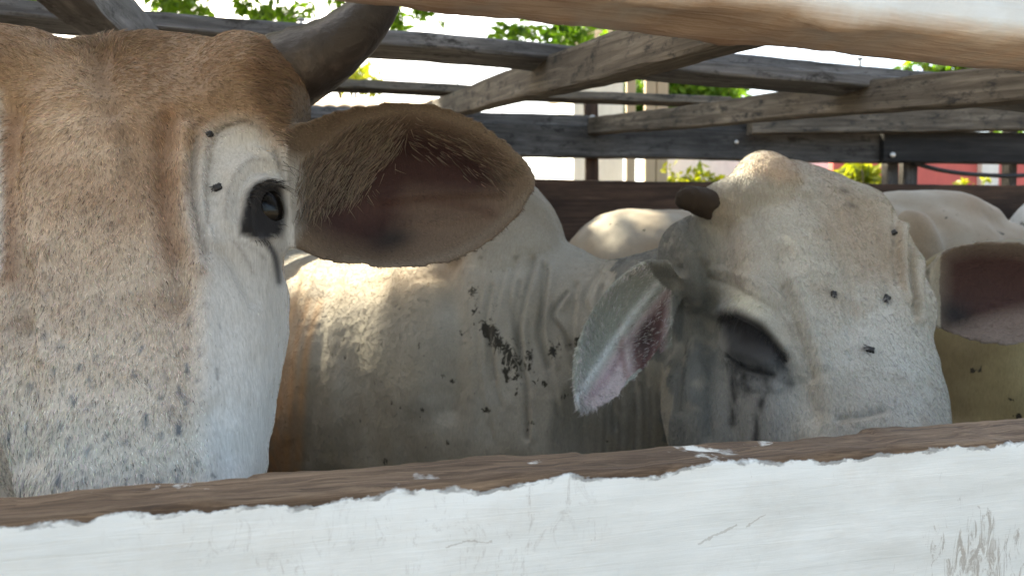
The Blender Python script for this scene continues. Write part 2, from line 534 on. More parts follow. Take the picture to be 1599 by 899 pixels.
# ================================================================== rear rail fence
def dr(px, off=0.0): return (2.97 + off) / (1 - .136 * (px - 800) / 1155)
def R(px, y, off=0.0): return P(px, y, dr(px, off))
rail = empty('rail_fence', R(923, 405) * np.array([1, 1, 0]), label='dark rear fence of horizontal rails behind the cattle', cat='fence')
beam('rail', R(-500, 150), R(918, 191), .045, .05, M_grey, rail, seed=7)
beam('rail', R(1010, 197), R(1178, 201), .03, .036, M_dark, rail, seed=8)
beam('rail', R(-500, 196), R(1392, 231), .05, .125, M_dark, rail, seed=9)
beam('rail', R(1170, 190, -.09), R(2300, 181, -.09), .05, .10, M_brown, rail, seed=10)
beam('rail', R(1375, 231, -.03), R(2300, 238, -.03), .05, .135, M_black, rail, seed=12)
for i, (z0, z1) in enumerate(((1.36, 1.622), (1.0, 1.26), (.62, .88), (.24, .5))):
    a = R(-500, 405); c = R(2300, 405); a[2] = c[2] = (z0 + z1) / 2
    beam('plank', a, c, .035, z1 - z0, M_rust, rail, seed=13 + i, wob=.003)
def bolt(parent, c, r, mat, n=(0, -1, 0)):
    n = unit(n); u_ = unit(np.cross(n, [.1, .2, 1])); w_ = np.cross(n, u_)
    v, f = ellipsoid(np.asarray(c, float), [u_, w_, n], (r, r, r * .5)); mesh_obj('bolt', v, f, mat, c, parent)
M_steel, t, b = new_mat('worn_steel'); b.inputs['Base Color'].default_value = (.55, .52, .48, 1); b.inputs['Roughness'].default_value = .35; b.inputs['Metallic'].default_value = .7
bolt(rail, R(925, 184, -.045), .012, M_steel); bolt(rail, R(1394, 242, -.06), .012, M_steel); bolt(rail, R(1150, 222, -.03), .009, M_steel); bolt(rail, R(700, 215, -.03), .009, M_steel)
for px, y in ((715, 131), (1343, 97), (470, 36)):
    d_ = 2.7 if px == 715 else d1(px, 1.6 if px > 1000 else 1.45)
    v, f = tube([P(px, y + 8, d_), P(px, y - 5, d_)], [.0035, .0035], 6, 8); v2, f2_ = ellipsoid(P(px, y - 5, d_), np.eye(3), (.007, .007, .003)); v, f = merge([(v, f), (v2, f2_)])
    mesh_obj('nail', v, f, M_steel, P(px, y, d_), frame)
for px, wd, mt in ((923, .055, M_rust), (1389, .05, M_dark), (1416, .06, M_dark), (430, .07, M_dark), (-200, .07, M_dark), (2100, .07, M_dark), (1577, .035, M_dark)):
    q = R(px, 300, .06); q0 = q.copy(); q0[2] = -.05; q[2] = 1.98 if px == 923 else 1.9
    beam('post', q0, q, wd, .06, mt, rail, up=(0, 1, 0), seed=int(abs(px)))
for s, lb in ((-2.42, 'unseen solid plank end fence added beyond the horned bull to block side light'),):
    a = FO + FU * s + FV * .2; c = FO + FU * s + FV * 3.3
    ef = empty('added_end_fence', a, label=lb, cat='fence')  # added out of view to cut side light inside the pen
    for i in range(8):
        z_ = .2 + i * .25
        beam('plank', a + [0, 0, z_], c + [0, 0, z_], .035, .235, M_rust, ef, seed=60 + i, wob=.003)
    for t_ in (.05, .95):
        q = a * (1 - t_) + c * t_ + FU * (.05 if s > 0 else -.05)
        beam('post', q + [0, 0, -.05], q + [0, 0, 2.1], .08, .06, M_dark, ef, up=FV, seed=70)
# the cable that sags along the rear fence
cb = [P(1425, 254, 3.2), P(1470, 266, 3.22), P(1530, 273, 3.24), P(1610, 273, 3.26), P(1720, 255, 3.3)]
m, t, b = new_mat('black_rubber'); b.inputs['Base Color'].default_value = (.012, .012, .013, 1); b.inputs['Roughness'].default_value = .5
tag(mesh_obj('cable', *tube(cb, [.0095] * 5, 40, 10), m, cb[0]), 'black cable sagging across the rear fence near the red wall', 'cable')

# ================================================================== beyond the pen
def plaster(name, col, rough=.85, sc_=3.0):
    m, t, b = new_mat(name)
    tc = N_(t, 'ShaderNodeTexCoord')
    n1 = noise(t, tc.outputs['Object'], sc_, 7, .65)
    n2 = noise(t, mapping(t, tc.outputs['Object'], (6, 6, .8)), 2.0, 5, .6)
    c = mix(t, .5, ramp(t, [(.3, np.array(col) * .82), (.65, col)], n1.outputs[0]).outputs[0],
            ramp(t, [(.3, np.array(col) * .78), (.6, col)], n2.outputs[0]).outputs[0])
    t.links.new(c, b.inputs['Base Color']); b.inputs['Roughness'].default_value = rough
    bump(t, b, n1.outputs[0], .2, .01)
    return m
M_white = plaster('white_wall_plaster', (.78, .78, .76))
M_cream = plaster('cream_wall_plaster', (.74, .68, .55))
M_beige = plaster('beige_column_paint', (.48, .38, .28))
M_red = plaster('faded_red_wall_paint', (.62, .14, .125))
M_dglass, t, b = new_mat('dark_window_glass'); b.inputs['Base Color'].default_value = (.02, .025, .03, 1); b.inputs['Roughness'].default_value = .08
M_trim = plaster('grey_window_frame', (.45, .45, .45))

def box(name, lo, hi, mat, parent=None, loc=None, bev=.0, yaw=0):
    lo = np.asarray(lo, float); hi = np.asarray(hi, float)
    bm = bmesh.new(); bmesh.ops.create_cube(bm, size=1.0)
    for v in bm.verts:
        for i in range(3): v.co[i] = (v.co[i]) * (hi[i] - lo[i])
    if bev: bmesh.ops.bevel(bm, geom=list(bm.edges), offset=bev, segments=2, affect='EDGES', profile=.6)
    me = bpy.data.meshes.new(name); bm.to_mesh(me); bm.free(); me.materials.append(mat)
    o = bpy.data.objects.new(name, me); COL.objects.link(o)
    put(o, (lo + hi) / 2, parent)
    return o

def gz(y, d): return 1.3 + (405 - y) / F * d
def gx(px, d): return (px - CX) / F * d

# white house with veranda columns
D = 12.5
hs = empty('white_house', (gx(860, D), D, 0), label='white plastered house with a flat roof edge beyond the pen', cat='house')
box('wall', (gx(895, D), D, -.05), (gx(972, D), D + 5, gz(66, D)), M_white, hs)
box('roof', (gx(880, D), D - .5, gz(66, D)), (gx(985, D), D + 5.3, gz(66, D) + .16), M_white, hs, bev=.01)
wf = box('window', (gx(910, D), D - .03, 1.0), (gx(955, D), D + .02, 2.3), M_trim, hs)
box('pane', (gx(914, D), D - .045, 1.05), (gx(951, D), D - .032, 2.25), M_dglass, wf)
D = 10.0
ver = empty('veranda', (gx(1010, D), D, 0), label='beige veranda columns standing between the white house and trees', cat='porch')
for px, wd in ((983, .12), (1013, .14), (1031, .15)):
    box('column', (gx(px, D) - wd / 2, D - wd / 2, -.05), (gx(px, D) + wd / 2, D + wd / 2, gz(75, D)), M_beige, ver, bev=.012)
box('lintel', (gx(968, D), D - .14, gz(75, D)), (gx(1046, D), D + .14, gz(48, D)), M_beige, ver, bev=.015)

# low tiled house on the left
D = 11.0
th = empty('tiled_house', (gx(400, D), D, 0), label='low cream house with a pale tiled roof behind the ear and horn', cat='house')
box('wall', (gx(60, D), D, -.05), (gx(640, D), D + 4, gz(172, D)), M_cream, th)
tm, t, b = new_mat('pale_roof_tile'); b.inputs['Roughness'].default_value = .8
tc = N_(t, 'ShaderNodeTexCoord'); n1 = noise(t, tc.outputs['Object'], 5, 5, .6)
t.links.new(ramp(t, [(.3, (.36, .24, .17)), (.7, (.62, .48, .38))], n1.outputs[0]).outputs[0], b.inputs['Base Color'])
nx = 340
xs = np.linspace(gx(40, D), gx(664, D), nx)
rv, rf = [], []
rows_ = 13
for i in range(rows_):
    f = i / (rows_ - 1)
    for j, x in enumerate(xs):
        st = .02 * ((i % 2) - .5)
        rv.append((x, D - .45 + 2.4 * f, gz(170, D - .45) + .62 * f + .032 * abs(math.sin(x * 15)) + st))
for i in range(rows_ - 1):
    for j in range(nx - 1):
        a = i * nx + j; rf.append((a, a + 1, a + nx + 1, a + nx))
ro = mesh_obj('roof', rv, rf, tm, (gx(400, D), D, 3), th)
sm = ro.modifiers.new('thick', 'SOLIDIFY'); sm.thickness = .03

# garden wall, red wall
D = 10.9
gw = box('garden_wall', (gx(985, D) + .2, D, -.05), (gx(1300, D), D + .15, gz(206, D)), M_white, bev=.01)
tag(gw, 'white garden wall to the right of the veranda columns', 'wall')
D = 9.6
rw = empty('red_wall', (gx(1500, D), D, 0), label='faded red boundary wall with a white pillar on the right', cat='wall')
box('wall', (gx(1298, D), D, -.05), (gx(2400, D), D + .15, gz(236, D)), M_red, rw, bev=.01)
box('pillar', (gx(1522, D), D - .1, -.05), (gx(1548, D), D + .22, gz(215, D)), M_white, rw, bev=.01)
box('coping', (gx(1296, D), D - .04, gz(236, D)), (gx(2400, D), D + .19, gz(230, D)), M_red, rw, bev=.008)

# ------------------------------------------------------------------ plants
def leaf_mat(name, c0, c1, trans):
    m, t, b = new_mat(name)
    at = N_(t, 'ShaderNodeObjectInfo')
    ge = N_(t, 'ShaderNodeNewGeometry')
    n1 = noise(t, ge.outputs['Position'], 2.2, 3, .5)
    r = N_(t, 'ShaderNodeMath', operation='ADD'); t.links.new(n1.outputs[0], r.inputs[0])
    ri = N_(t, 'ShaderNodeMath', operation='MULTIPLY'); t.links.new(ge.outputs['Random Per Island'], ri.inputs[0]); ri.inputs[1].default_value = .5
    t.links.new(ri.outputs[0], r.inputs[1])
    c = ramp(t, [(.35, c0), (.95, c1)], r.outputs[0]).outputs[0]
    t.links.new(c, b.inputs['Base Color']); b.inputs['Roughness'].default_value = .45
    tr = N_(t, 'ShaderNodeBsdfTranslucent')
    t.links.new(mix(t, 1.0, c, (1.5, 1.5, .5), 'MULTIPLY'), tr.inputs[0])
    ms = N_(t, 'ShaderNodeMixShader'); ms.inputs[0].default_value = trans
    t.links.new(b.outputs[0], ms.inputs[1]); t.links.new(tr.outputs[0], ms.inputs[2])
    t.links.new(ms.outputs[0], t.nodes['Material Output'].inputs[0])
    return m
M_leaf = leaf_mat('tree_leaves', (.035, .095, .012), (.13, .25, .03), .5)
M_leafy = leaf_mat('yellow_green_leaves', (.10, .16, .015), (.33, .34, .04), .5)
M_bark = wood_mat('tree_bark', (.05, .04, .03), (.13, .10, .08), (.22, .19, .15), .95, 3.3)

def leaves(name, clumps, size, mat, parent, loc, seed, dens=150):
    """clumps: (centre, radius) -> one crown of folded leaf faces"""
    r = np.random.default_rng(seed)
    V, Fc = [], []
    o = 0
    for c, rad in clumps:
        n = int(dens * (rad / .3) ** 2)
        twigs = r.normal(size=(max(3, n // 9), 3)) * rad * .5 * np.array([1, 1, .75])
        for i in range(n):
            base = c + twigs[r.integers(len(twigs))] + r.normal(size=3) * rad * .14
            d = unit(r.normal(size=3) + np.array([0, 0, -.55])); s = unit(np.cross(d, r.normal(size=3)))
            up = np.cross(d, s)
            L = size * r.uniform(.6, 1.25); W = L * .24
            V += [base, base + d * L * .45 + s * W + up * W * .3, base + d * L, base + d * L * .45 - s * W + up * W * .3]
            Fc += [(o, o + 1, o + 2), (o, o + 2, o + 3)]
            o += 4
    return mesh_obj(name, V, Fc, mat, loc, parent, smooth=False)

def tree(label, base, clumps, size, mat, seed, trunk_r=.16, dens=150, name='tree', group=None, cat='tree'):
    root = empty(name, base, label=label, cat=cat, group=group)
    r = np.random.default_rng(seed)
    top = np.array([base[0], base[1], max(.6, min(c[2] for c, _ in clumps) * .85)])
    if trunk_r > .05:
        pcs = [tube([np.array(base) - [0, 0, .05], (np.array(base) + top) / 2 + r.normal(size=3) * .08, top], [trunk_r * 1.25, trunk_r, trunk_r * .85], 20, 14)]
    else:
        pcs = [tube([np.array(base) - [0, 0, .05], top], [trunk_r, trunk_r * .8], 8, 8)]
    big = sorted(clumps, key=lambda q: -q[1])[:60]
    for c, rad in big:
        mid = top * .45 + c * .55 + np.array([0, 0, .12 * np.linalg.norm(c - top)]) + r.normal(size=3) * .1
        pcs.append(tube([top, mid, c], [trunk_r * .5, trunk_r * .25, .012], 14, 7))
    v, f = merge(pcs)
    mesh_obj('trunk', v, f, M_bark, base, root)
    leaves('crown', clumps, size, mat, root, base, seed, dens)
    return root

rr = np.random.default_rng(21)
cl = []
for px, y, rad, d in ((-60, -40, .32, 8), (15, -8, .26, 8), (60, 0, .2, 7.6), (100, -4, .22, 7.8), (120, -48, .3, 8), (255, -4, .22, 7.8), (290, 4, .2, 7.6), (325, -40, .28, 8),
                      (395, 10, .2, 7.6), (425, 14, .18, 7.5), (470, 12, .2, 7.8), (500, -20, .3, 8), (625, 26, .18, 7.8), (655, 10, .22, 7.8), (600, 18, .18, 7.9), (700, -50, .3, 8),
                      (785, 48, .17, 7.8), (830, 42, .2, 7.9), (875, 42, .2, 7.8), (915, 50, .2, 7.8), (955, 30, .25, 8), (30, 12, .18, 7.4), (85, 10, .18, 7.4), (270, 8, .2, 7.4), (310, 14, .17, 7.4), (410, 22, .17, 7.4), (800, 58, .18, 7.6), (855, 55, .2, 7.6), (900, 56, .2, 7.6), (1010, -10, .3, 8.1)):
    cl.append((P(px, y, d), rad))
for i in range(90):
    px = rr.uniform(-700, 1080); y = rr.uniform(-620, -70)
    cl.append((P(px, y, rr.uniform(7.4, 11)), rr.uniform(.35, .6)))
tree('broad leafy tree whose hanging sprays show above the top planks', (gx(-420, 9.2), 9.2, 0), cl, .13, M_leaf, 4, .22, 150)
tree('yellow green treetop showing between planks beside the horn', (gx(545, 17), 17, 0), [(P(px, y, 17), r_) for px, y, r_ in ((545, 108, .42), (565, 122, .35), (520, 118, .45), (500, 100, .5), (580, 135, .3))], .2, M_leafy, 5, .1, 110)
tree('dense green tree behind the veranda columns', (gx(1090, 15), 15, 0), [(P(px, y, 15 + rr.uniform(-.6, .6)), r_) for px, y, r_ in ((1000, 140, .5), (1050, 150, .5), (1090, 128, .5), (1125, 150, .42), (1145, 140, .3), (1060, 110, .6), (1030, 170, .5), (1100, 175, .55), (1020, 100, .6), (985, 175, .5), (1140, 190, .4))], .2, M_leaf, 6, .13, 170)
tree('row of bright hedge above the white garden wall', (gx(1080, 11.6), 11.6, 0), [(P(px, 208 + rr.uniform(-3, 5), 11.6), .16) for px in range(1000, 1230, 12)], .10, M_leafy, 7, .04, 190, 'hedge', cat='hedge')
tree('low lit shrub in front of the white garden wall', (gx(1085, 9.3), 9.3, 0), [(P(px, y, 9.3), r_) for px, y, r_ in ((1060, 285, .16), (1085, 280, .17), (1105, 286, .15), (1075, 300, .3), (1085, 340, .35))], .13, M_leafy, 8, .03, 170, 'shrub', cat='shrub')
tree('yellow leafed shrub at the left end of red wall', (gx(1345, 8.8), 8.8, 0), [(P(px, y, 8.8), r_) for px, y, r_ in ((1325, 270, .17), (1345, 264, .18), (1362, 272, .17), (1340, 285, .22), (1355, 310, .3), (1345, 350, .3))], .17, M_leafy, 9, .03, 170, 'shrub', cat='shrub')
tree('pale yellow shrub beside the white pillar', (gx(1503, 8.8), 8.8, 0), [(P(px, y, 8.8), r_) for px, y, r_ in ((1500, 288, .14), (1515, 292, .13), (1505, 310, .22), (1505, 350, .25))], .10, M_leafy, 10, .03, 190, 'shrub', cat='shrub')
tree('green spiky tree behind the red wall at right', (gx(1500, 12), 12, 0), [(P(px, y, 12), r_) for px, y, r_ in ((1440, 100, .2), (1470, 96, .25), (1500, 90, .3), (1535, 85, .3), (1580, 100, .35), (1620, 140, .4), (1590, 230, .3), (1640, 230, .4))], .24, M_leaf, 11, .09, 100)

# unseen tree added to shade the pen; leaf gaps are cut along sun rays
def added_shade_tree():
    base = (-4.9, 4.4, 0)
    root = empty('tree', base, label='large unseen tree added to shade the pen, its dense crown gapped for sun patches', cat='tree')
    r = np.random.default_rng(77)
    cen = np.array([.3, 1.7, 1.2]) + SUN * 5.8
    gaps = [(P(455, 410, 2.05), .03), (P(500, 415, 1.98), .05), (P(560, 418, 1.78), .06), (P(610, 425, 1.66), .03), (P(660, 425, 1.56), -.02), (P(1172, 254, 1.17), -.01), (P(930, 365, 2.25), -.02), (P(1000, 335, 2.27), .0), (P(1585, 308, 2.95), .2), (P(900, 320, 3.0), .03), (P(640, 150, 2.6), .06)]  # spots where the crown is opened to let sun patches fall
    n = 20000
    pts = r.normal(size=(n * 3, 3))
    pts = pts / np.linalg.norm(pts, axis=1)[:, None] * r.random((n * 3, 1)) ** (1 / 3) * np.array([4.1, 3.3, .85])
    pts = pts + cen
    keep = np.ones(len(pts), bool)
    for g, rad in gaps:
        q = pts - g; q = q - (q @ SUN)[:, None] * SUN
        keep &= np.linalg.norm(q, axis=1) > rad + .10
    pts = pts[keep][:n]
    V, Fc, o = [], [], 0
    for p in pts:
        d = unit(r.normal(size=3) * [1, 1, .5] + [0, 0, -.3]); sd = unit(np.cross(d, r.normal(size=3) * .5 + [0, 0, 1])); up = np.cross(d, sd)
        L = r.uniform(.16, .30); W = L * .27
        b0 = p - d * L * .5
        V += [b0, b0 + d * L * .45 + sd * W + up * W * .3, b0 + d * L, b0 + d * L * .45 - sd * W + up * W * .3]
        Fc += [(o, o + 1, o + 2), (o, o + 2, o + 3)]; o += 4
    mesh_obj('crown', V, Fc, M_leaf, base, root, smooth=False)
    top = np.array([base[0] + .2, base[1] - .1, 3.4])
    pcs = [tube([np.array(base) - [0, 0, .05], np.array(base) + [.1, 0, 1.8], top], [.3, .24, .2], 20, 14)]
    for i in range(40):
        c = pts[r.integers(len(pts))]
        seg = top + np.linspace(.3, 1, 30)[:, None] * (c - top) + np.array([0, 0, .15])
        if len(pcs) > 14 or any((np.linalg.norm((seg - g) - ((seg - g) @ SUN)[:, None] * SUN, axis=1) < rad + .2).any() for g, rad in gaps): continue
        pcs.append(tube([top, top * .5 + c * .5 + [0, 0, .25], c], [.13, .07, .015], 14, 7))
    v, f = merge(pcs); mesh_obj('trunk', v, f, M_bark, base, root)
added_shade_tree()
# ================================================================== cattle
def frame_of(O, A, L):
    A = unit(A); L = unit(L - A * (L @ A)); N = np.cross(A, L)
    return O, L, A, N

def H(fm, l, a, n):
    O, L, A, N = fm
    return O + l * L + a * A + n * N

def head_loft(fm, st):
    O, L, A, N = fm
    rows = []
    for a, wd, nt_, nb, e in st:
        c = (nt_ - nb) / 2
        h = (nt_ + nb) / 2
        rows.append((O + a * A + c * N, L, N, wd, h, h, e))
    return loft(rows, 60, 56)

def ear_piece(base, tip, Nn, prof, bend=0.0, n=40, k=30):
    """a cupped leaf: prof rows (s, up, low, cup, thickness); opening along Nn"""
    E = np.asarray(tip, float) - base; Ln = np.linalg.norm(E); E = E / Ln
    Nn = unit(Nn - E * (Nn @ E)); W = np.cross(Nn, E)
    if W[2] < 0: W = -W
    prof = np.array(prof, float)
    R_ = cat_rom(prof, n)
    verts = []
    t = np.linspace(-1, 1, k)
    for s, up, lo, cup, th in R_:
        up = max(up, .003); lo = max(lo, .003)
        cen = base + E * s * Ln + Nn * bend * math.sin(s * math.pi)
        acr = np.where(t > 0, t * up, t * lo)
        dep = -max(cup, 0) * (1 - np.abs(t) ** 2.2)
        ed_ = th * np.sqrt(np.clip(1 - t ** 2, .4, 1))
        inner = cen + acr[:, None] * W + (dep + ed_ * .5)[:, None] * Nn
        outer = cen + acr[:, None] * W + (dep - ed_ * .5)[:, None] * Nn
        verts += list(inner) + list(outer[::-1])
    kk = 2 * k
    verts = np.array(verts)
    fs = []
    for i in range(n - 1):
        for j in range(kk):
            a, b = i * kk + j, i * kk + (j + 1) % kk
            fs.append((a, b, b + kk, a + kk))
    for i, rev in ((0, True), (n - 1, False)):
        for j in range(k - 1):
            q = (i * kk + j, i * kk + j + 1, i * kk + kk - 2 - j, i * kk + kk - 1 - j)
            fs.append(q[::-1] if rev else q)
    return (verts, fs), (base, E * Ln, W, Nn)

def leg_pieces(top, hock_off, foot, r0, r1):
    top = np.asarray(top, float); foot = np.asarray(foot, float)
    kn = top * .5 + foot * .5 + np.asarray(hock_off)
    sh = top * .2 + foot * .8 + np.asarray(hock_off) * .35
    pcs = [tube([top, top * .75 + kn * .25, kn, sh, foot + [0, 0, .09], foot + [0, 0, .055]], [r0, r0 * .75, r1 * 1.15, r1 * .85, r1, r1], 26, 14),
           tube([foot + [0, 0, .10], foot + [0, 0, .05], foot], [r1 * .95, r1 * 1.2, r1 * 1.35], 8, 14)]
    return pcs

def body_pieces(ax, st, hump=None, legs=True, bones=False):
    """st rows: (x, y, zc, w, up, dn)"""
    rows = []
    st = np.array(st, float)
    for i, (x, y, z, wd, up, dn) in enumerate(st):
        a = st[min(i + 1, len(st) - 1), :2] - st[max(i - 1, 0), :2]
        d = unit(np.array([a[0], a[1], 0]))
        U = np.cross(d, [0, 0, 1.0])
        rows.append((np.array([x, y, z]), U, np.array([0, 0, 1.0]), wd, up, dn, 2.15))
    pcs = [loft(rows, 48, 48)]
    if hump is not None: pcs.append(ellipsoid(*hump))
    d = unit(np.array([st[-4, 0] - st[-2, 0], st[-4, 1] - st[-2, 1], 0])); U = np.cross(d, [0, 0, 1.0])
    for s in (1, -1) if bones else ():                                # hip and pin bones, shoulder blade
        c = st[-3, :3] + U * s * st[-3, 3] * .72 + [0, 0, st[-3, 4] * .68]; pcs.append(ellipsoid(c, [d, U, zz], (.09, .05, .06)))
        c = st[-1, :3] + d * .06 + U * s * .09 + [0, 0, st[-1, 4] * .55]; pcs.append(ellipsoid(c, [d, U, zz], (.06, .045, .05)))
        c = st[2, :3] + U * s * st[2, 3] * .78 + [0, 0, st[2, 4] * .35]; pcs.append(ellipsoid(c, [d, U, zz], (.10, .07, .20)))
    if legs:
        d = unit(np.array([st[1, 0] - st[-2, 0], st[1, 1] - st[-2, 1], 0])); U = np.cross(d, [0, 0, 1.0])
        f = st[1, :3] * .55 + st[2, :3] * .45; h = st[-2, :3]
        for s in (1, -1):
            p = f + U * s * st[1, 3] * .6
            pcs += leg_pieces((p[0], p[1], .86), d * .015, (p[0], p[1], 0), .105, .042)
            p = h + U * s * st[-2, 3] * .55
            pcs += leg_pieces((p[0], p[1], .92), -d * .06, (p[0] - d[0] * .05, p[1] - d[1] * .05, 0), .13, .046)
        tl = st[-1, :3]
        pcs.append(tube([tl + d * .12 + [0, 0, .14], tl - d * .05 + [0, 0, .1], tl - d * .09 + [0, 0, -.2], tl - d * .06 + [0, 0, -.5]], [.035, .026, .018, .016], 24, 10))
    return pcs

class Beast:
    def __init__(s, pieces, voxel, it=5):
        s.V, s.Q, s.E = remesh(pieces, voxel)
        s.V = laplace(s.V, s.E, it)
        s.update()
        s.col = np.tile(np.array([.5, .47, .42]), (len(s.V), 1))
        s.mud = np.zeros(len(s.V)); s.len = np.full(len(s.V), .007)
        s.flow = np.tile(np.array([0, 0, -1.0]), (len(s.V), 1))
        s.dmax = 99.0; s.sel = np.ones(len(s.V), bool)
    def update(s):
        s.N = normals(s.V, s.Q)
        s.px, s.py, s.d = proj(s.V)
        s.face = np.einsum('ij,ij->i', s.N, unit_rows(CAM - s.V))
    def m(s):
        return np.clip(s.face * 5 + .3, 0, 1) * (s.d < s.dmax) * s.sel
    def dist(s, pts):
        pts = np.asarray(pts, float)
        q = np.stack([s.px, s.py], 1)
        best = np.full(len(q), 1e9)
        sel = (q[:, 0] > pts[:, 0].min() - 160) & (q[:, 0] < pts[:, 0].max() + 160) & (q[:, 1] > pts[:, 1].min() - 160) & (q[:, 1] < pts[:, 1].max() + 160)
        qs = q[sel]; b = np.full(len(qs), 1e9)
        for a, c in zip(pts[:-1], pts[1:]):
            e = c - a; t = np.clip(((qs - a) @ e) / max(e @ e, 1e-9), 0, 1)
            b = np.minimum(b, np.hypot(*(qs - a - t[:, None] * e).T))
        best[sel] = b
        return best
    def line(s, pts, width):
        pts = cat_rom(pts, max(8, len(pts) * 4)) if len(pts) > 2 else np.array(pts, float)
        return np.exp(-(s.dist(pts) / width) ** 2) * s.m()
    def blob(s, x, y, rx, ry, rot=0, p=2):
        c, n = math.cos(math.radians(rot)), math.sin(math.radians(rot))
        dx, dy = s.px - x, s.py - y
        u = (dx * c + dy * n) / rx; v = (-dx * n + dy * c) / ry
        return np.exp(-(u * u + v * v) ** (p / 2)) * s.m()
    def push(s, wgt, h):
        s.V = s.V + s.N * (wgt * h)[:, None]
    def paint(s, wgt, c, a=1.0):
        k = np.clip(wgt * a, 0, 1)[:, None]
        s.col = s.col * (1 - k) + np.asarray(c) * k
    def poly(s, pts, soft):
        """soft mask of a region outlined in the photo"""
        pts = np.asarray(pts, float); x, y = s.px, s.py
        ins = np.zeros(len(x), bool)
        for (x0, y0), (x1, y1) in zip(pts, np.roll(pts, -1, 0)):
            c = ((y0 > y) != (y1 > y)) & (x < (x1 - x0) * (y - y0) / (y1 - y0 + 1e-9) + x0)
            ins ^= c
        d = s.dist(np.vstack([pts, pts[:1]]))
        d = np.where(ins, d, -d)
        return np.clip(.5 + d / (2 * soft), 0, 1) * s.m()
    def build(s, name, mat, base, **kw):
        o = mesh_obj(name, np.zeros((0, 3)), [], None, base)
        me = o.data
        V = s.V - np.asarray(base)
        me.vertices.add(len(V)); me.vertices.foreach_set('co', V.ravel())
        me.loops.add(s.Q.size); me.loops.foreach_set('vertex_index', s.Q.ravel().astype(np.int32))
        me.polygons.add(len(s.Q)); me.polygons.foreach_set('loop_start', np.arange(0, s.Q.size, 4, dtype=np.int32))
        me.polygons.foreach_set('use_smooth', np.ones(len(s.Q), bool))
        me.update(calc_edges=True); me.validate()
        at = me.color_attributes.new('coat', 'FLOAT_COLOR', 'POINT')
        at.data.foreach_set('color', np.hstack([s.col, np.ones((len(V), 1))]).ravel().astype(np.float32))
        am = me.attributes.new('mud', 'FLOAT', 'POINT'); am.data.foreach_set('value', s.mud.astype(np.float32))
        me.materials.append(mat)
        return tag(o, **kw)
    def fur(s, parent, n, mat, radius, lift=.3, wild=.35, keep=None, seed=1, light=.35, bendk=.25, name='fur', lock=.3):
        r = np.random.default_rng(seed)
        Q = s.Q
        fm = np.ones(len(Q)) if keep is None else keep[Q].mean(1)
        ar = np.linalg.norm(np.cross(s.V[Q[:, 2]] - s.V[Q[:, 0]], s.V[Q[:, 3]] - s.V[Q[:, 1]]), axis=1) * fm
        cdf = np.cumsum(ar); cdf /= cdf[-1]
        fi = np.searchsorted(cdf, r.random(n))
        u, v = r.random(n), r.random(n)
        wq = np.stack([(1 - u) * (1 - v), u * (1 - v), u * v, (1 - u) * v], 1)
        def at(A): return np.einsum('ij,ijk->ik', wq, A[Q[fi]]) if A.ndim == 2 else (wq * A[Q[fi]]).sum(1)
        p = at(s.V); nn = unit_rows(at(s.N)); fl = at(s.flow); ln = at(s.len) * r.uniform(.6, 1.25, n); cc = at(s.col)
        fl = fl + r.normal(size=(n, 3)) * wild
        # locks: neighbours lean the same way
        for ax in range(3): fl[:, ax] += smooth_noise(p, .03, seed * 7 + ax, 2) * lock
        fl = unit_rows(fl - nn * np.einsum('ij,ij->i', fl, nn)[:, None])
        lf = lift * r.uniform(.5, 1.5, n)[:, None]
        d0 = unit_rows(fl + nn * (lf + bendk)); d1 = unit_rows(fl + nn * (lf - bendk * .6))
        k0 = p - nn * .0008
        k1 = k0 + d0 * (ln * .5)[:, None]
        k2 = k1 + d1 * (ln * .5)[:, None]
        pts = np.stack([k0, k0 * .5 + k1 * .5 + nn * .0002, k1, k2], 1) - np.asarray(parent['_loc'])
        hc = bpy.data.hair_curves.new(name)
        hc.add_curves([4] * n)
        hc.position_data.foreach_set('vector', pts.reshape(-1).astype(np.float32))
        ra = hc.attributes.get('radius') or hc.attributes.new('radius', 'FLOAT', 'POINT')
        rad = radius * r.uniform(.7, 1.3, n)[:, None] * np.array([1, 1, .8, .15])[None]
        ra.data.foreach_set('value', rad.reshape(-1).astype(np.float32))
        hcol = np.clip(cc * (1 + light * r.normal(size=(n, 1))) * (1 + .05 * r.normal(size=(n, 3))), .004, .85)
        ca = hc.attributes.new('coat', 'FLOAT_COLOR', 'CURVE')
        ca.data.foreach_set('color', np.hstack([hcol, np.ones((n, 1))]).reshape(-1).astype(np.float32))
        hc.materials.append(mat)
        o = bpy.data.objects.new(name, hc); COL.objects.link(o)
        o.parent = parent; o['_loc'] = list(parent['_loc'])
        return o

def unit_rows(A):
    return A / np.maximum(np.linalg.norm(A, axis=1), 1e-9)[:, None]

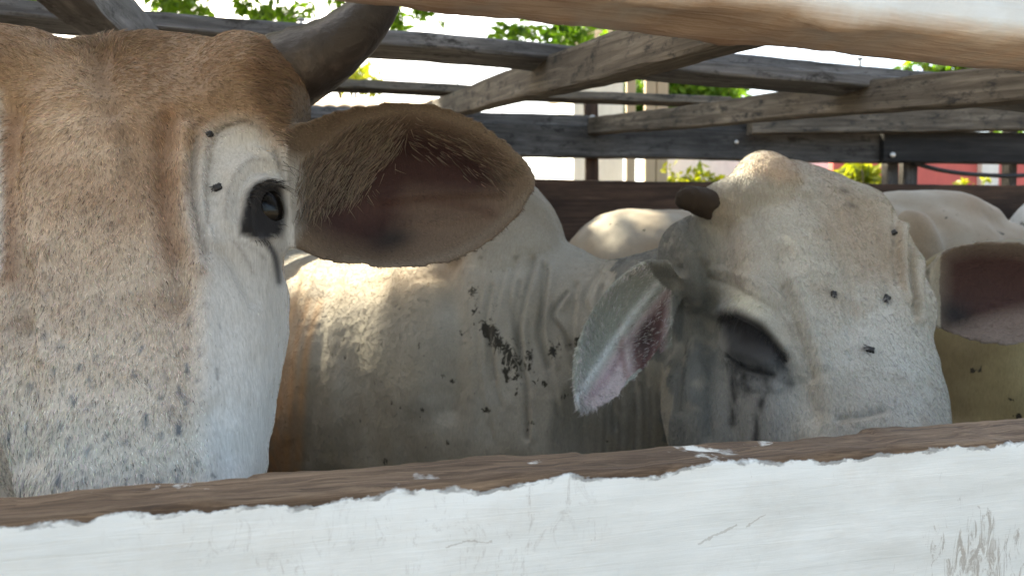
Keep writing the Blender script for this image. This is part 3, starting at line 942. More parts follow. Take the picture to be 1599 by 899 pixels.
def hide_mat(name, streak=(60, 60, 9), bumpk=.25):
    m, t, b = new_mat(name)
    at = N_(t, 'ShaderNodeAttribute', attribute_name='coat')
    mu = N_(t, 'ShaderNodeAttribute', attribute_name='mud')
    ge = N_(t, 'ShaderNodeTexCoord')
    o = ge.outputs['Object']
    n1 = noise(t, mapping(t, o, streak), 9, 6, .65, .4)
    n2 = noise(t, o, 7, 5, .6)
    c = mix(t, .75, at.outputs['Color'], ramp(t, [(.25, (.62, .60, .57)), (.75, (1.28, 1.28, 1.28))], n1.outputs[0]).outputs[0], 'MULTIPLY')
    c = mix(t, .6, c, ramp(t, [(.3, (.8, .76, .70)), (.7, (1.12, 1.13, 1.14))], n2.outputs[0]).outputs[0], 'MULTIPLY')
    n3 = noise(t, mapping(t, o, (1, 1, .45)), 95, 5, .7, .8)
    mm = math_(t, 'ADD', mu.outputs['Fac'], math_(t, 'MULTIPLY', math_(t, 'SUBTRACT', n3.outputs[0], .5), 2.2))
    mf = N_(t, 'ShaderNodeMapRange'); t.links.new(mm, mf.inputs[0]); mf.inputs[1].default_value = .48; mf.inputs[2].default_value = .6
    mf2 = math_(t, 'MULTIPLY', mf.outputs[0], math_(t, 'GREATER_THAN', mu.outputs['Fac'], .02))
    c = mix(t, mf2, c, (.022, .017, .008))
    t.links.new(c, b.inputs['Base Color'])
    b.inputs['Roughness'].default_value = .72; b.inputs['Specular IOR Level'].default_value = .28
    b.inputs['Sheen Weight'].default_value = .12; b.inputs['Sheen Roughness'].default_value = .5
    h = math_(t, 'ADD', n1.outputs[0], math_(t, 'MULTIPLY', mf2, .8))
    bump(t, b, h, bumpk, .004)
    return m

def hair_mat(name):
    m, t, b = new_mat(name)
    at = N_(t, 'ShaderNodeAttribute', attribute_name='coat')
    t.links.new(at.outputs['Color'], b.inputs['Base Color'])
    b.inputs['Roughness'].default_value = .6; b.inputs['Specular IOR Level'].default_value = .25
    return m
M_hide = hide_mat('short_coat_hide'); M_fur = hair_mat('coat_hair')
def plain(name, col, rough, spec=.5, coat=0):
    m, t, b = new_mat(name); b.inputs['Base Color'].default_value = tuple(col) + (1,); b.inputs['Roughness'].default_value = rough
    b.inputs['Specular IOR Level'].default_value = spec; b.inputs['Coat Weight'].default_value = coat; b.inputs['Coat Roughness'].default_value = .02
    return m
M_eye = plain('dark_wet_eye', (.003, .0025, .002), .16, .2, .15)
t_ = M_eye.node_tree; bump(t_, t_.nodes['Principled BSDF'], noise(t_, N_(t_, 'ShaderNodeTexCoord').outputs['Object'], 170, 4, .6).outputs[0], .45, .002)
M_lid = plain('black_eyelid_skin', (.010, .009, .010), .38, .5)
m, t, b = new_mat('dark_horn')
tc = N_(t, 'ShaderNodeTexCoord'); n1 = noise(t, tc.outputs['Object'], 26, 6, .65, .6); n2 = noise(t, mapping(t, tc.outputs['Object'], (1, 1, 1)), 90, 4, .7)
t.links.new(ramp(t, [(.3, (.014, .011, .011)), (.55, (.04, .033, .031)), (.8, (.11, .09, .08))], n1.outputs[0]).outputs[0], b.inputs['Base Color'])
b.inputs['Roughness'].default_value = .45; bump(t, b, math_(t, 'ADD', n1.outputs[0], math_(t, 'MULTIPLY', n2.outputs[0], .45)), .6, .005)
M_horn = m
M_bud = plain('dark_rough_horn_bud', (.035, .026, .02), .8, .2)

WHITE = np.array([.60, .59, .56])

zz = np.array([0, 0, 1.0])
# ------------------------------------------------------------------ horned bull, close on the left
O = P(150, 300, .62)
f1 = frame_of(O, P(187, 760, .555) - O, np.array([.985, .17, 0]))
st = [(-.215, .05, -.125, .20, 2), (-.198, .10, -.085, .22, 2.2), (-.172, .138, -.052, .235, 2.5), (-.135, .146, -.030, .25, 2.7), (-.08, .136, -.012, .26, 2.7),
      (0, .131, 0, .26, 2.7), (.06, .130, .001, .25, 2.7), (.10, .127, .001, .24, 2.7), (.16, .112, .001, .215, 2.7), (.21, .099, .0, .19, 2.7), (.26, .089, 0, .17, 2.6), (.32, .082, 0, .15, 2.5),
      (.37, .084, -.002, .135, 2.4), (.41, .076, -.01, .12, 2.3), (.435, .05, -.03, .09, 2)]
pcs = [head_loft(f1, st)]
for s in (1, -1):
    pcs.append(ellipsoid(H(f1, s * .128, -.110, -.066), [f1[1], f1[2], f1[3]], (.058, .078, .056)))
    pcs.append(ellipsoid(H(f1, s * .108, .005, -.066), [f1[1], f1[2], f1[3]], (.038, .07, .05)))
pcs.append(ellipsoid(H(f1, -.10, -.158, -.07), [f1[1], f1[2], f1[3]], (.085, .065, .05)))
pcs.append(ellipsoid(H(f1, .015, -.162, -.09), [f1[1], f1[2], f1[3]], (.13, .05, .05)))
nk0 = H(f1, 0, -.06, -.13); sh1 = np.array([-.70, 1.25, 1.0])
dn = unit(np.array([sh1[0] - nk0[0], sh1[1] - nk0[1], 0])); un = np.cross(dn, [0, 0, 1.0]); zz = np.array([0, 0, 1.0])
pcs.append(loft([(nk0, un, zz, .10, .12, .12, 2), (nk0 * .7 + sh1 * .3, un, zz, .12, .16, .2, 2), (nk0 * .35 + sh1 * .65, un, zz, .16, .24, .3, 2), (sh1, un, zz, .2, .3, .33, 2)], 30, 40))
pcs += body_pieces(None, [(-.58, 1.12, .95, .12, .18, .2), (-.70, 1.25, .97, .23, .33, .34), (-.95, 1.5, .98, .27, .37, .40), (-1.25, 1.8, .98, .30, .35, .44), (-1.55, 2.1, .99, .28, .35, .36), (-1.74, 2.29, 1.0, .2, .32, .24), (-1.82, 2.37, 1.02, .08, .16, .1)],
                   (np.array([-.78, 1.33, 1.33]), np.eye(3), (.13, .15, .2)))
eprof = [(0, .045, .036, .002, .05), (.07, .072, .046, .012, .03), (.15, .078, .058, .03, .014), (.28, .086, .066, .044, .010), (.45, .088, .072, .046, .0095), (.62, .084, .072, .042, .0095), (.78, .066, .058, .030, .0095), (.9, .042, .036, .016, .0095), (.97, .022, .017, .006, .010), (1.0, .008, .007, .002, .009)]
e1, ef1 = ear_piece(P(436, 322, .715), P(838, 283, .735), np.array([.12, -.95, -.12]), eprof, bend=.01)
pcs.append(e1)
# mirrored far ear
bl = H(f1, -.135, -.01, -.10)
e1b, ef1b = ear_piece(bl, bl + (-.24) * f1[1] + .02 * f1[3], np.array([-.2, -.9, -.2]), eprof)
pcs.append(e1b)
B1 = Beast(pcs, .0038, 6)
b = B1
hm_ = np.clip((1.0 - b.d) * 10, 0, 1) * (b.px < 446)
b.V = laplace(b.V, b.E, 34, hm_); b.update()
es = (b.V - ef1[0]) @ ef1[1] / (ef1[1] @ ef1[1])                     # 0..1 along the ear
et = (b.V - ef1[0]) @ ef1[2]; en = (b.V - ef1[0]) @ ef1[3]
EAR = (es > .05) & (es < 1.1) & (np.abs(et) < .12) & (np.abs(en) < .07) & (b.px > 447)
HEAD = ~EAR & (b.d < 1.0)
b.sel = HEAD
# folds and hollows of the face
O1 = [
 ([(262, 190), (254, 250), (258, 320), (272, 400), (282, 470)], 15, -.0085), ([(290, 200), (284, 270), (292, 340), (312, 420)], 8, .0045), ([(305, 215), (299, 270), (304, 330), (320, 395)], 5, -.0035),
 ([(318, 235), (313, 280), (318, 330), (330, 380)], 6, .003), ([(338, 205), (330, 240), (322, 290), (325, 350)], 4, -.003), ([(340, 203), (372, 192), (398, 194), (418, 212)], 5, -.003),
 ([(22, 170), (12, 260), (16, 340), (20, 420), (28, 520)], 16, -.009), ([(40, 420), (34, 500), (36, 600), (40, 720)], 22, -.006), ([(262, 470), (292, 560), (300, 650), (302, 740)], 26, -.004),
 ([(70, 380), (60, 470), (66, 560)], 9, .003), ([(318, 430), (322, 520), (318, 620)], 20, .004), ([(155, 80), (158, 120), (168, 170)], 20, -.007), ([(395, 230), (425, 250), (438, 275)], 5, .003), ([(428, 235), (440, 262)], 4, -.003),
 ([(350, 395), (375, 420), (395, 470)], 12, -.004), ([(340, 640), (350, 700), (352, 750)], 16, -.004),
]
for pts, wd, h in O1: b.push(b.line(pts, wd), h * (1.7 if wd <= 9 else 1.1))
b.push(b.blob(414, 328, 22, 34, 12), -.006)                          # socket
b.push(b.line([(386, 352), (386, 325), (394, 297), (412, 284), (436, 288)], 8), .0075)
b.push(b.line([(390, 362), (405, 372), (428, 366), (440, 345)], 6), .004)
b.push(b.line([(372, 340), (374, 305), (388, 278), (412, 266), (436, 268)], 6), -.004)
b.push(b.line([(352, 350), (354, 300), (372, 262), (400, 246), (430, 250)], 9), .004)
b.V = b.V + b.N * (.0016 * smooth_noise(b.V, .05, 5, 3) * b.sel)[:, None]
b.V = laplace(b.V, b.E, 1)
b.update()
# coat colours
b.col[:] = (.50, .46, .40)
b.sel = HEAD
y = b.py; x = b.px
tanc = np.array([.375, .265, .182]); cream = np.array([.53, .475, .40])
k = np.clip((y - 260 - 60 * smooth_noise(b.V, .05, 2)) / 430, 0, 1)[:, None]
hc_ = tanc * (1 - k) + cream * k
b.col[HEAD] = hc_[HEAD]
var = smooth_noise(b.V, .06, 9, 3)
b.paint(np.clip(var * .8, 0, 1) * b.m() * (y < 460), (.50, .40, .30), .6)
b.paint(np.clip(-var * .8, 0, 1) * b.m() * (y < 520), (.24, .15, .09), .55)
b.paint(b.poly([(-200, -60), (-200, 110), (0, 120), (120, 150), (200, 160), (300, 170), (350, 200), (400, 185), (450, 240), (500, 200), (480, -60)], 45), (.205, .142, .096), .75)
b.paint(b.blob(90, 105, 60, 50), (.42, .33, .25), .5); b.paint(b.blob(110, 200, 50, 60), (.52, .42, .33), .55)
b.paint(b.line([(262, 180), (252, 250), (256, 330), (268, 400)], 20), (.26, .145, .085), .65)
b.paint(b.line([(222, 120), (236, 200), (228, 300)], 26), (.20, .13, .08), .35)
b.paint(b.line([(22, 190), (12, 260), (14, 340), (14, 430)], 16), (.24, .13, .075), .65)
b.paint(b.line([(-6, 150), (-4, 300), (-8, 420)], 9), WHITE, .8)
b.paint(b.line([(158, 90), (165, 140), (186, 200), (200, 270)], 16), (.13, .085, .055), .5)
side = b.poly([(330, 205), (302, 250), (296, 330), (318, 420), (312, 520), (310, 640), (330, 800), (520, 800), (520, 225), (432, 228), (400, 196), (365, 188)], 20)
b.paint(side, (.525, .52, .50), .9)
b.paint(b.poly([(402, 62), (385, 110), (390, 150), (412, 182), (440, 212), (470, 220), (480, 60)], 14), (.175, .115, .075), .9)
b.paint(b.blob(350, 300, 40, 60) * np.clip(.5 + smooth_noise(b.V, .012, 3, 2), 0, 1), (.42, .40, .37), .6)
b.paint(b.blob(350, 395, 40, 30, 30), (.36, .32, .27), .45)
b.paint(b.blob(440, 330, 12, 70), (.30, .30, .29), .6)
# grey flecks low on the face
fl_ = np.clip(smooth_noise(b.V * np.array([1, 1, .55]), .011, 31, 2) - .62, 0, 1) * 4 * np.clip((y - 430) / 160, 0, 1) * (x < 345) * b.m()
b.paint(fl_, (.16, .165, .17), .5)
b.paint(b.poly([(384, 300), (398, 284), (420, 279), (440, 288), (448, 330), (440, 368), (412, 376), (392, 372), (374, 366), (374, 350)], 5), (.010, .009, .010), 1)
b.paint(b.line([(408, 370), (428, 396), (436, 440)], 6), (.03, .03, .035), .95)
for pts, wd, h in O1:
    if wd <= 7 and h < 0: b.paint(b.line(pts, wd * .7), (.27, .235, .20), .65)
for pts in ([(372, 262), (392, 250), (420, 250)], [(352, 340), (354, 300), (370, 268)], [(376, 378), (396, 388), (414, 404)], [(360, 372), (380, 396), (396, 430)], [(426, 240), (436, 262), (440, 280)]): b.paint(b.line(pts, 3), (.25, .235, .22), .6)
b.paint(b.line([(398, 195), (372, 191), (345, 200)], 2.5), (.06, .05, .04), .7)
b.len[:] = .006
b.len[HEAD] = (.0054 - .0024 * side)[HEAD]
b.len[HEAD & (np.hypot((x - 412) / 40, (y - 328) / 54) < 1)] = .0012
bu = b.poly([(395, 60), (380, 110), (390, 160), (440, 215), (480, 220), (490, 60)], 10); b.len = b.len + .006 * bu
tuft = b.blob(160, 60, 60, 28); b.len = b.len + .008 * tuft
ry = np.clip((400 - y) / 220, 0, 1)
dx, dy = x - 152, y - 150
rd = np.hypot(dx, dy) + 20
fx = ry * dx / rd + (1 - ry) * .08; fy = ry * (dy / rd + .25) + (1 - ry) * 1.0
b.flow = fx[:, None] * RT - fy[:, None] * UP
# ear colours
b.sel = EAR
inn = np.clip(en * 0 + b.face * 3, 0, 1) * EAR
b.paint(EAR * 1.0, (.118, .086, .06), 1)
b.paint(b.poly([(476, 290), (510, 240), (560, 208), (640, 194), (700, 206), (762, 244), (780, 290), (735, 330), (660, 368), (590, 396), (520, 376), (472, 345)], 24), (.026, .008, .007), .98)
b.paint(b.line([(560, 330), (640, 320), (760, 330)], 24), (.06, .027, .02), .5)
b.paint(b.poly([(640, 300), (760, 310), (800, 300), (780, 340), (690, 400), (620, 410), (620, 360)], 24), (.115, .08, .058), .75)
b.paint(b.line([(650, 310), (720, 320), (770, 335)], 8), (.06, .03, .02), .6)
b.paint(b.blob(612, 374, 34, 18, -10), (.012, .010, .010), .9)
b.paint(b.line([(480, 250), (560, 190), (650, 174), (740, 198), (810, 245), (836, 282)], 9), (.19, .15, .115), .6)
b.paint(b.line([(836, 285), (800, 330), (720, 390), (620, 416), (540, 404)], 7), (.17, .14, .11), .5)
b.paint(b.poly([(445, 245), (470, 250), (480, 300), (470, 350), (450, 385), (430, 380), (430, 250)], 14), (.34, .33, .31), .85)
b.push(b.line([(600, 310), (690, 300), (780, 300)], 9), .004); b.push(b.line([(600, 345), (690, 345), (760, 330)], 8), .003)
b.len[EAR] = .0042
fr_ = b.poly([(470, 250), (560, 190), (640, 180), (620, 240), (560, 310), (470, 340)], 16); b.len = b.len + .001 * fr_
topf = b.poly([(620, 195), (740, 215), (810, 260), (780, 300), (700, 250), (620, 235)], 12); b.len = b.len + .004 * topf
b.flow[EAR] = np.where((fr_ > .3)[EAR][:, None], (-.55 * RT - .85 * UP), (.75 * RT - .5 * UP))
b.update()
base1 = (float(sh1[0]), float(sh1[1]), 0.0)
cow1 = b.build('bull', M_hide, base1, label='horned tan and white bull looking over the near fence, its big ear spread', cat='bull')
vis = (b.face > -.35) & (b.d < 1.0) & (b.px > -260) & (b.py < 1000)
b.fur(cow1, 280000, M_fur, .00025, lift=.13, wild=.22, keep=vis * (b.len > .002) * 1.0, seed=3, light=.33)
# long pale hairs inside the ear
keep = np.clip(fr_ * 1.2 - .1, 0, 1) ** 2 + .10 * topf
col0 = b.col.copy(); b.col[:] = (.155, .12, .09); b.len[:] = .014
b.fur(cow1, 2600, M_fur, .00024, lift=.14, wild=.10, lock=.2, keep=keep, seed=4, name='ear_hair')
b.col = col0
def horn_obj(pts, rad, parent, seed):
    v, f = tube(pts, rad, 90, 40)
    nrm = smooth_noise(v * 1.0, .05, seed, 4)
    c = cat_rom(pts, 90)
    ax = np.repeat(np.arange(90), 40)
    cen = np.vstack([c[ax], c[:1], c[-1:]])
    ring = .02 * np.sin(np.concatenate([ax, [0, 89]]) * .9) * np.clip(1 - np.concatenate([ax, [0, 89]]) / 50, 0, 1)
    v = cen + (v - cen) * (1 + .035 * nrm + ring)[:, None]
    return mesh_obj('horn', v, f, M_horn, pts[0], parent)
hp = [P(395, 135, .755), P(440, 116, .757), P(500, 88, .755), P(555, 48, .745), P(592, 2, .735), P(612, -55, .725), P(618, -120, .72), P(612, -175, .72)]
horn_obj(hp, [.036, .040, .034, .0265, .021, .016, .010, .003], cow1, 2)
hl = []
for q in hp:                                                          # mirrored through the face's middle plane
    q = np.array(q) - f1[0]; l = q @ f1[1]; hl.append(f1[0] + q - 2 * l * f1[1])
horn_obj(hl, [.036, .040, .034, .0265, .021, .016, .010, .003], cow1, 6)
def eye_obj(c, r, parent, lids=None):
    c = np.asarray(c, float)
    v, f = ellipsoid(c, np.eye(3), (r, r, r))
    o = mesh_obj('eye', v, f, M_eye, c, parent)
    for ax, lim in (lids or ()):                                      # thick dark lids closing over the ball
        ax = unit(ax); u_ = unit(np.cross(ax, [.2, 1, .1])); w_ = np.cross(ax, u_)
        vs, fs = [], []
        n, k = 10, 32
        am = math.acos(lim)
        for R0 in (1.18, .97):
            for i in range(n + 1):
                a = am * i / n
                rr_ = r * (R0 - (.07 * (i / n) ** 4 if R0 > 1 else 0))
                for j in range(k):
                    t_ = 2 * math.pi * j / k
                    vs.append(c + rr_ * (math.cos(a) * ax + math.sin(a) * (math.cos(t_) * u_ + math.sin(t_) * w_)))
        h_ = (n + 1) * k
        for s0 in (0, h_):
            for i in range(n):
                for j in range(k):
                    q_ = (s0 + i * k + j, s0 + i * k + (j + 1) % k, s0 + (i + 1) * k + (j + 1) % k, s0 + (i + 1) * k + j)
                    fs.append(q_ if s0 else q_[::-1])
        for j in range(k):
            fs.append((n * k + j, n * k + (j + 1) % k, h_ + n * k + (j + 1) % k, h_ + n * k + j))
        mesh_obj('eyelid', vs, fs, M_lid, c, parent)
    return o
def long_eye(c, parent, fm, ra, rl, rn):
    ax_ = [fm[1], fm[2], fm[3]]
    v, f = ellipsoid(np.asarray(c, float), ax_, (rl, ra, rn))
    return mesh_obj('eye', v, f, M_eye, c, parent)
EYE1 = P(417, 326, .693)
long_eye(EYE1, cow1, f1, .0215, .0160, .0180)
def lashes(b, parent, pts, dirs, n, ln, seed, col=(.02, .017, .015), rad=.0003):
    r = np.random.default_rng(seed)
    q = cat_rom(pts, n); idx = []
    for x_, y_ in q:
        dd = np.hypot(b.px - x_, b.py - y_) + (b.face < .05) * 1e3 + np.clip(b.d - b.d[(np.hypot(b.px - x_, b.py - y_) < 12) & (b.face > .05)].min(initial=9) - .03, 0, 1) * 1e4
        idx.append(int(np.argmin(dd)))
    p = b.V[idx]; nn = b.N[idx]
    dv = cat_rom(dirs, n)
    dv = unit_rows(dv[:, :1] * RT - dv[:, 1:] * UP + nn * .8 + r.normal(size=(n, 3)) * .16)
    L_ = ln * r.uniform(.6, 1.15, n)[:, None]
    k1 = p + dv * L_ * .5; k2 = k1 + unit_rows(dv - nn * .5 - np.array([0, 0, .25])) * L_ * .5
    pts3 = np.stack([p - nn * .001, (p + k1) / 2, k1, k2], 1) - np.asarray(parent['_loc'])
    hc = bpy.data.hair_curves.new('eyelashes'); hc.add_curves([4] * n)
    hc.position_data.foreach_set('vector', pts3.reshape(-1).astype(np.float32))
    ra = hc.attributes.get('radius') or hc.attributes.new('radius', 'FLOAT', 'POINT')
    ra.data.foreach_set('value', np.tile(np.array([1, .9, .7, .2]) * rad, n).astype(np.float32))
    ca = hc.attributes.new('coat', 'FLOAT_COLOR', 'CURVE'); ca.data.foreach_set('color', np.tile(np.array(list(col) + [1.0]), n).astype(np.float32))
    hc.materials.append(M_fur)
    o = bpy.data.objects.new('eyelashes', hc); COL.objects.link(o); o.parent = parent; o['_loc'] = list(parent['_loc'])
lashes(b, cow1, [(388, 318), (394, 297), (412, 284), (436, 290)], [(.5, .5), (.8, .2), (1, -.1), (1, .1)], 70, .017, 5)
lashes(b, cow1, [(398, 372), (420, 371), (438, 350)], [(.3, 1), (.6, .8), (1, .3)], 10, .008, 6)
lashes(b, cow1, [(420, 205), (432, 225), (440, 250), (440, 262)], [(1, -.2), (1, .1), (1, .2), (1, .3)], 9, .035, 7, rad=.00022)
q = EYE1 - f1[0]; long_eye(f1[0] + q - 2 * (q @ f1[1]) * f1[1], cow1, f1, .025, .0195, .0195)

# ------------------------------------------------------------------ white cow with drooping ears
O = P(1332, 480, 1.03)
f2 = frame_of(O, P(1352, 690, .945) - P(1205, 245, 1.17), np.array([.97, .10, .23]))
st = [(-.305, .035, -.05, .12, 2), (-.285, .075, -.035, .16, 2.2), (-.25, .118, -.022, .20, 2.4), (-.19, .137, -.010, .22, 2.5), (-.12, .143, 0, .24, 2.5),
      (-.04, .146, .002, .26, 2.6), (.03, .141, .002, .26, 2.6), (.09, .128, .001, .25, 2.6), (.15, .114, 0, .22, 2.6), (.22, .097, 0, .19, 2.5), (.29, .086, 0, .16, 2.4),
      (.35, .085, -.002, .14, 2.3), (.39, .072, -.012, .12, 2.2), (.42, .04, -.03, .09, 2)]
pcs = [head_loft(f2, st)]
ax2 = [f2[1], f2[2], f2[3]]
pcs.append(ellipsoid(P(1198, 292, 1.185), ax2, (.058, .065, .05)))
for s in (1, -1):
    pcs.append(ellipsoid(H(f2, s * .106 if s < 0 else .088, -.225 if s < 0 else -.175, -.06), ax2, (.056, .05, .05) if s < 0 else (.055, .07, .05)))
    kx = 1 if s < 0 else .80
    pcs.append(ellipsoid(H(f2, s * .115 * kx, .06, -.15), ax2, (.045, .17, .12)))
    pcs.append(ellipsoid(H(f2, s * .085 * kx, .18, -.10), ax2, (.035, .14, .08)))
    pcs.append(ellipsoid(H(f2, s * .112, -.03, -.055), ax2, (.036 if s < 0 else .033, .07, .045)))
pcs.append(ellipsoid(P(1108, 655, 1.205), ax2, (.075, .14, .10)))
pcs.append(ellipsoid(P(1085, 415, 1.24), ax2, (.062, .085, .085)))
pcs.append(ellipsoid(H(f2, .105, -.10, -.055), ax2, (.042, .10, .05)))
hb = H(f2, 0, -.13, -.13); shc = np.array([-.02, 1.62, 1.06])
mid = np.array([.20, 1.46, 1.10])
dn = unit(np.array([.42, -.34, 0])); un = np.cross(dn, [0, 0, 1.0])
pcs.append(loft([(hb, un, zz, .10, .12, .14, 2), (hb * .6 + mid * .4, un, zz, .115, .15, .20, 2.1), (mid, un, zz, .14, .20, .30, 2.1), (mid * .5 + shc * .5, un, zz, .18, .26, .36, 2.1), (shc, un, zz, .22, .30, .36, 2.1)], 40, 48))
pcs += body_pieces(None, [(.16, 1.37, .93, .13, .18, .22), (.05, 1.51, .95, .22, .33, .36), (-.10, 1.70, .965, .28, .365, .40), (-.36, 2.0, .965, .315, .35, .45), (-.60, 2.3, .975, .30, .35, .40), (-.80, 2.54, .99, .22, .33, .26), (-.90, 2.66, 1.01, .08, .16, .1)],
                   (np.array([-.035, 1.62, 1.29]), [unit(np.array([.79, .61, 0])), unit(np.array([-.61, .79, 0])), zz], (.125, .19, .20)))
eprof2 = [(0, .03, .03, .0, .045), (.08, .05, .045, .02, .022), (.2, .062, .058, .042, .011), (.4, .068, .066, .050, .010), (.6, .062, .062, .040, .010), (.8, .044, .046, .02, .012), (.93, .024, .026, .008, .012), (1, .008, .008, .002, .010)]
e2, ef2 = ear_piece(P(1052, 425, 1.17), P(903, 640, 1.09), np.array([.27, -.95, -.1]), eprof2, bend=-.02)
e3, ef3 = ear_piece(P(1440, 455, 1.20), P(1745, 470, 1.16), np.array([.05, -1, -.05]), [(s, u_ * 1.28, l_ * 1.2, c_ * .8, h_) for s, u_, l_, c_, h_ in eprof2], bend=.0)
pcs += [e2, e3]
B2 = Beast(pcs, .0038, 5)
b = B2
hm_ = np.clip((1.36 - b.d) * 10, 0, 1) * (b.px > 1050) * (b.px < 1462)
b.V = laplace(b.V, b.E, 40, hm_); b.V = laplace(b.V, b.E, 25, (b.px < 900) * 1.0); b.update()
def ear_mask(b, ef, lim=.11):
    s_ = (b.V - ef[0]) @ ef[1] / (ef[1] @ ef[1]); t_ = (b.V - ef[0]) @ ef[2]; n_ = (b.V - ef[0]) @ ef[3]
    return (s_ > .08) & (s_ < 1.1) & (np.abs(t_) < lim) & (np.abs(n_) < .085), s_, t_, n_
EL, sL, tL, nL = ear_mask(b, ef2); ER, sR, tR, nR = ear_mask(b, ef3)
EL &= (b.px < 1050); ER &= (b.px > 1468)
loc = (b.V - f2[0]); la, aa, na = loc @ f2[1], loc @ f2[2], loc @ f2[3]
HD = (la < .2) & (la > -.33) & (na > -.52) & (aa > -.33) & (b.d < 1.45) & ~EL & ~ER & (b.px > 955 + 85 * np.clip((b.py - 500) / 70, 0, 1) + 14 * smooth_noise(b.V, .08, 3))
BD = ~HD & ~EL & ~ER
b.sel = HD
S2 = [([(1120, 488), (1150, 485), (1190, 505), (1222, 545)], 12, .006), ([(1126, 500), (1160, 505), (1200, 528), (1226, 560)], 6, -.006), ([(1150, 545), (1178, 555), (1200, 566)], 15, .007), ([(1140, 556), (1165, 575), (1205, 585)], 4, -.004), ([(1148, 590), (1175, 602), (1212, 606)], 7, .002), ([(1108, 440), (1150, 452), (1205, 482), (1240, 530)], 6, -.0025), ([(1112, 420), (1160, 432), (1220, 466), (1256, 520)], 7, .002), ([(1250, 292), (1300, 380), (1326, 480), (1330, 560)], 11, -.0022), ([(1285, 292), (1342, 380), (1364, 470)], 10, .0022), ([(1262, 300), (1318, 390), (1345, 500)], 8, .002), ([(1360, 320), (1384, 400), (1388, 480)], 8, -.0025), ([(1150, 300), (1190, 380), (1220, 440)], 12, -.0025),
      ([(1400, 330), (1398, 390), (1406, 440)], 6, -.004), ([(1412, 345), (1412, 400), (1420, 470)], 6, .005), ([(1424, 360), (1424, 420), (1430, 490)], 5, -.005), ([(1438, 375), (1438, 440), (1440, 500)], 5, .004), ([(1447, 390), (1449, 450)], 4, -.003),
      ([(1240, 440), (1262, 500), (1285, 570)], 9, .0045), ([(1225, 450), (1245, 520), (1268, 590)], 7, -.005), ([(1255, 600), (1270, 650)], 12, -.004), ([(1130, 330), (1125, 400), (1140, 450)], 22, -.006), ([(1180, 300), (1230, 340), (1262, 420)], 26, .004),
      ([(1340, 300), (1352, 360), (1372, 420)], 18, -.004), ([(1290, 600), (1300, 680)], 18, .003), ([(1080, 380), (1090, 480), (1080, 620)], 16, .005), ([(1060, 420), (1066, 520), (1058, 640)], 8, -.004), ([(1105, 420), (1112, 520), (1108, 680)], 10, -.005), ([(1070, 345), (1090, 400), (1110, 440)], 6, -.004), ([(1310, 655), (1345, 650), (1380, 642)], 5, -.003)]
for pts, wd, h in S2: b.push(b.line(pts, wd), h * 1.5)
b.sel = BD
b.dmax = 3
rn = np.random.default_rng(4)
CR = []
for i in range(15):                                                   # skin folds of the bent neck
    x0 = 730 + i * 16 + rn.uniform(-8, 8)
    ya = 380 + i * 5 + rn.uniform(-20, 70); yb = rn.uniform(500, 690)
    pts = [(x0 + 22 + rn.uniform(-9, 9), ya), (x0 + 6 + rn.uniform(-8, 8), ya * .6 + yb * .4), (x0 + 12 + rn.uniform(-8, 8), ya * .3 + yb * .7), (x0 + 26 + rn.uniform(-8, 8), yb)]
    kf = rn.uniform(.4, 1.8) * (.7 if i < 3 else 1); CR.append((pts, kf))
    b.push(b.line(pts, rn.uniform(3.2, 5.5)), -.0048 * kf); b.push(b.line([(p + 9, q) for p, q in pts], 6), .0028 * kf)
for pts, wd, h in [([(460, 430), (448, 520), (425, 640)], 12, -.008), ([(500, 420), (478, 520), (450, 680)], 12, .007), ([(525, 425), (500, 540), (478, 720)], 10, -.006), ([(640, 430), (655, 520), (650, 620)], 30, .012), ([(700, 430), (712, 520), (700, 640)], 18, -.014),
                   ([(655, 440), (690, 425), (712, 410)], 9, -.007), ([(580, 440), (560, 560), (560, 700)], 26, -.006), ([(960, 560), (965, 640), (960, 720)], 6, -.006), ([(985, 560), (990, 640), (985, 720)], 6, -.006), ([(1005, 560), (1012, 700)], 5, -.005), ([(845, 330), (900, 410), (950, 470)], 30, -.006)]:
    b.push(b.line(pts, wd), h)
b.sel = np.ones(len(b.V), bool)
b.V = b.V + b.N * (.0022 * smooth_noise(b.V, .12, 15, 3))[:, None]
b.V = laplace(b.V, b.E, 1); b.update()
x, y = b.px, b.py
b.col[:] = (.285, .255, .205)
v6 = smooth_noise(b.V, .25, 22, 3)
b.paint(np.clip(v6, 0, 1), (.285, .25, .18), .5); b.paint(np.clip(-v6, 0, 1), (.375, .355, .305), .6)
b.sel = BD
for pts, kf in CR: b.paint(b.line(pts, 3.4), (.15, .14, .11), min(.75, .42 * kf))
b.paint(b.poly([(380, 520), (425, 520), (455, 620), (450, 800), (380, 800)], 26), (.44, .22, .085), .9)  # warm sun glow at the left flank edge put into the coat, streaks included
for dx_ in (0, 22, 40): b.paint(b.line([(460 + dx_, 470), (436 + dx_, 560), (424 + dx_, 740)], 7), (.50, .27, .11), .6)
b.paint(b.line([(470, 430), (455, 500), (425, 600), (410, 700)], 14), (.50, .31, .16), .55)
b.paint(b.line([(640, 430), (690, 425), (715, 400)], 22), (.50, .33, .20), .5)
b.paint(b.blob(560, 430, 130, 45), (.42, .315, .21), .75)  # tan glow of the sunlit back put into the coat colour
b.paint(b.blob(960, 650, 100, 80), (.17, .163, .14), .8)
for q_ in range(9): b.paint(b.line([(930 + q_ * 12, 600 + 8 * (q_ % 3)), (932 + q_ * 12, 660), (928 + q_ * 12, 730)], 3.5), (.07, .065, .055), .3 + .3 * (q_ % 2))
b.paint(np.clip((b.py - 560) / 160, 0, 1) * np.clip(.6 + smooth_noise(b.V, .1, 91, 3), 0, 1) * b.m(), (.235, .208, .162), .65)  # shade of the lower flank put into the coat, broken up by noise
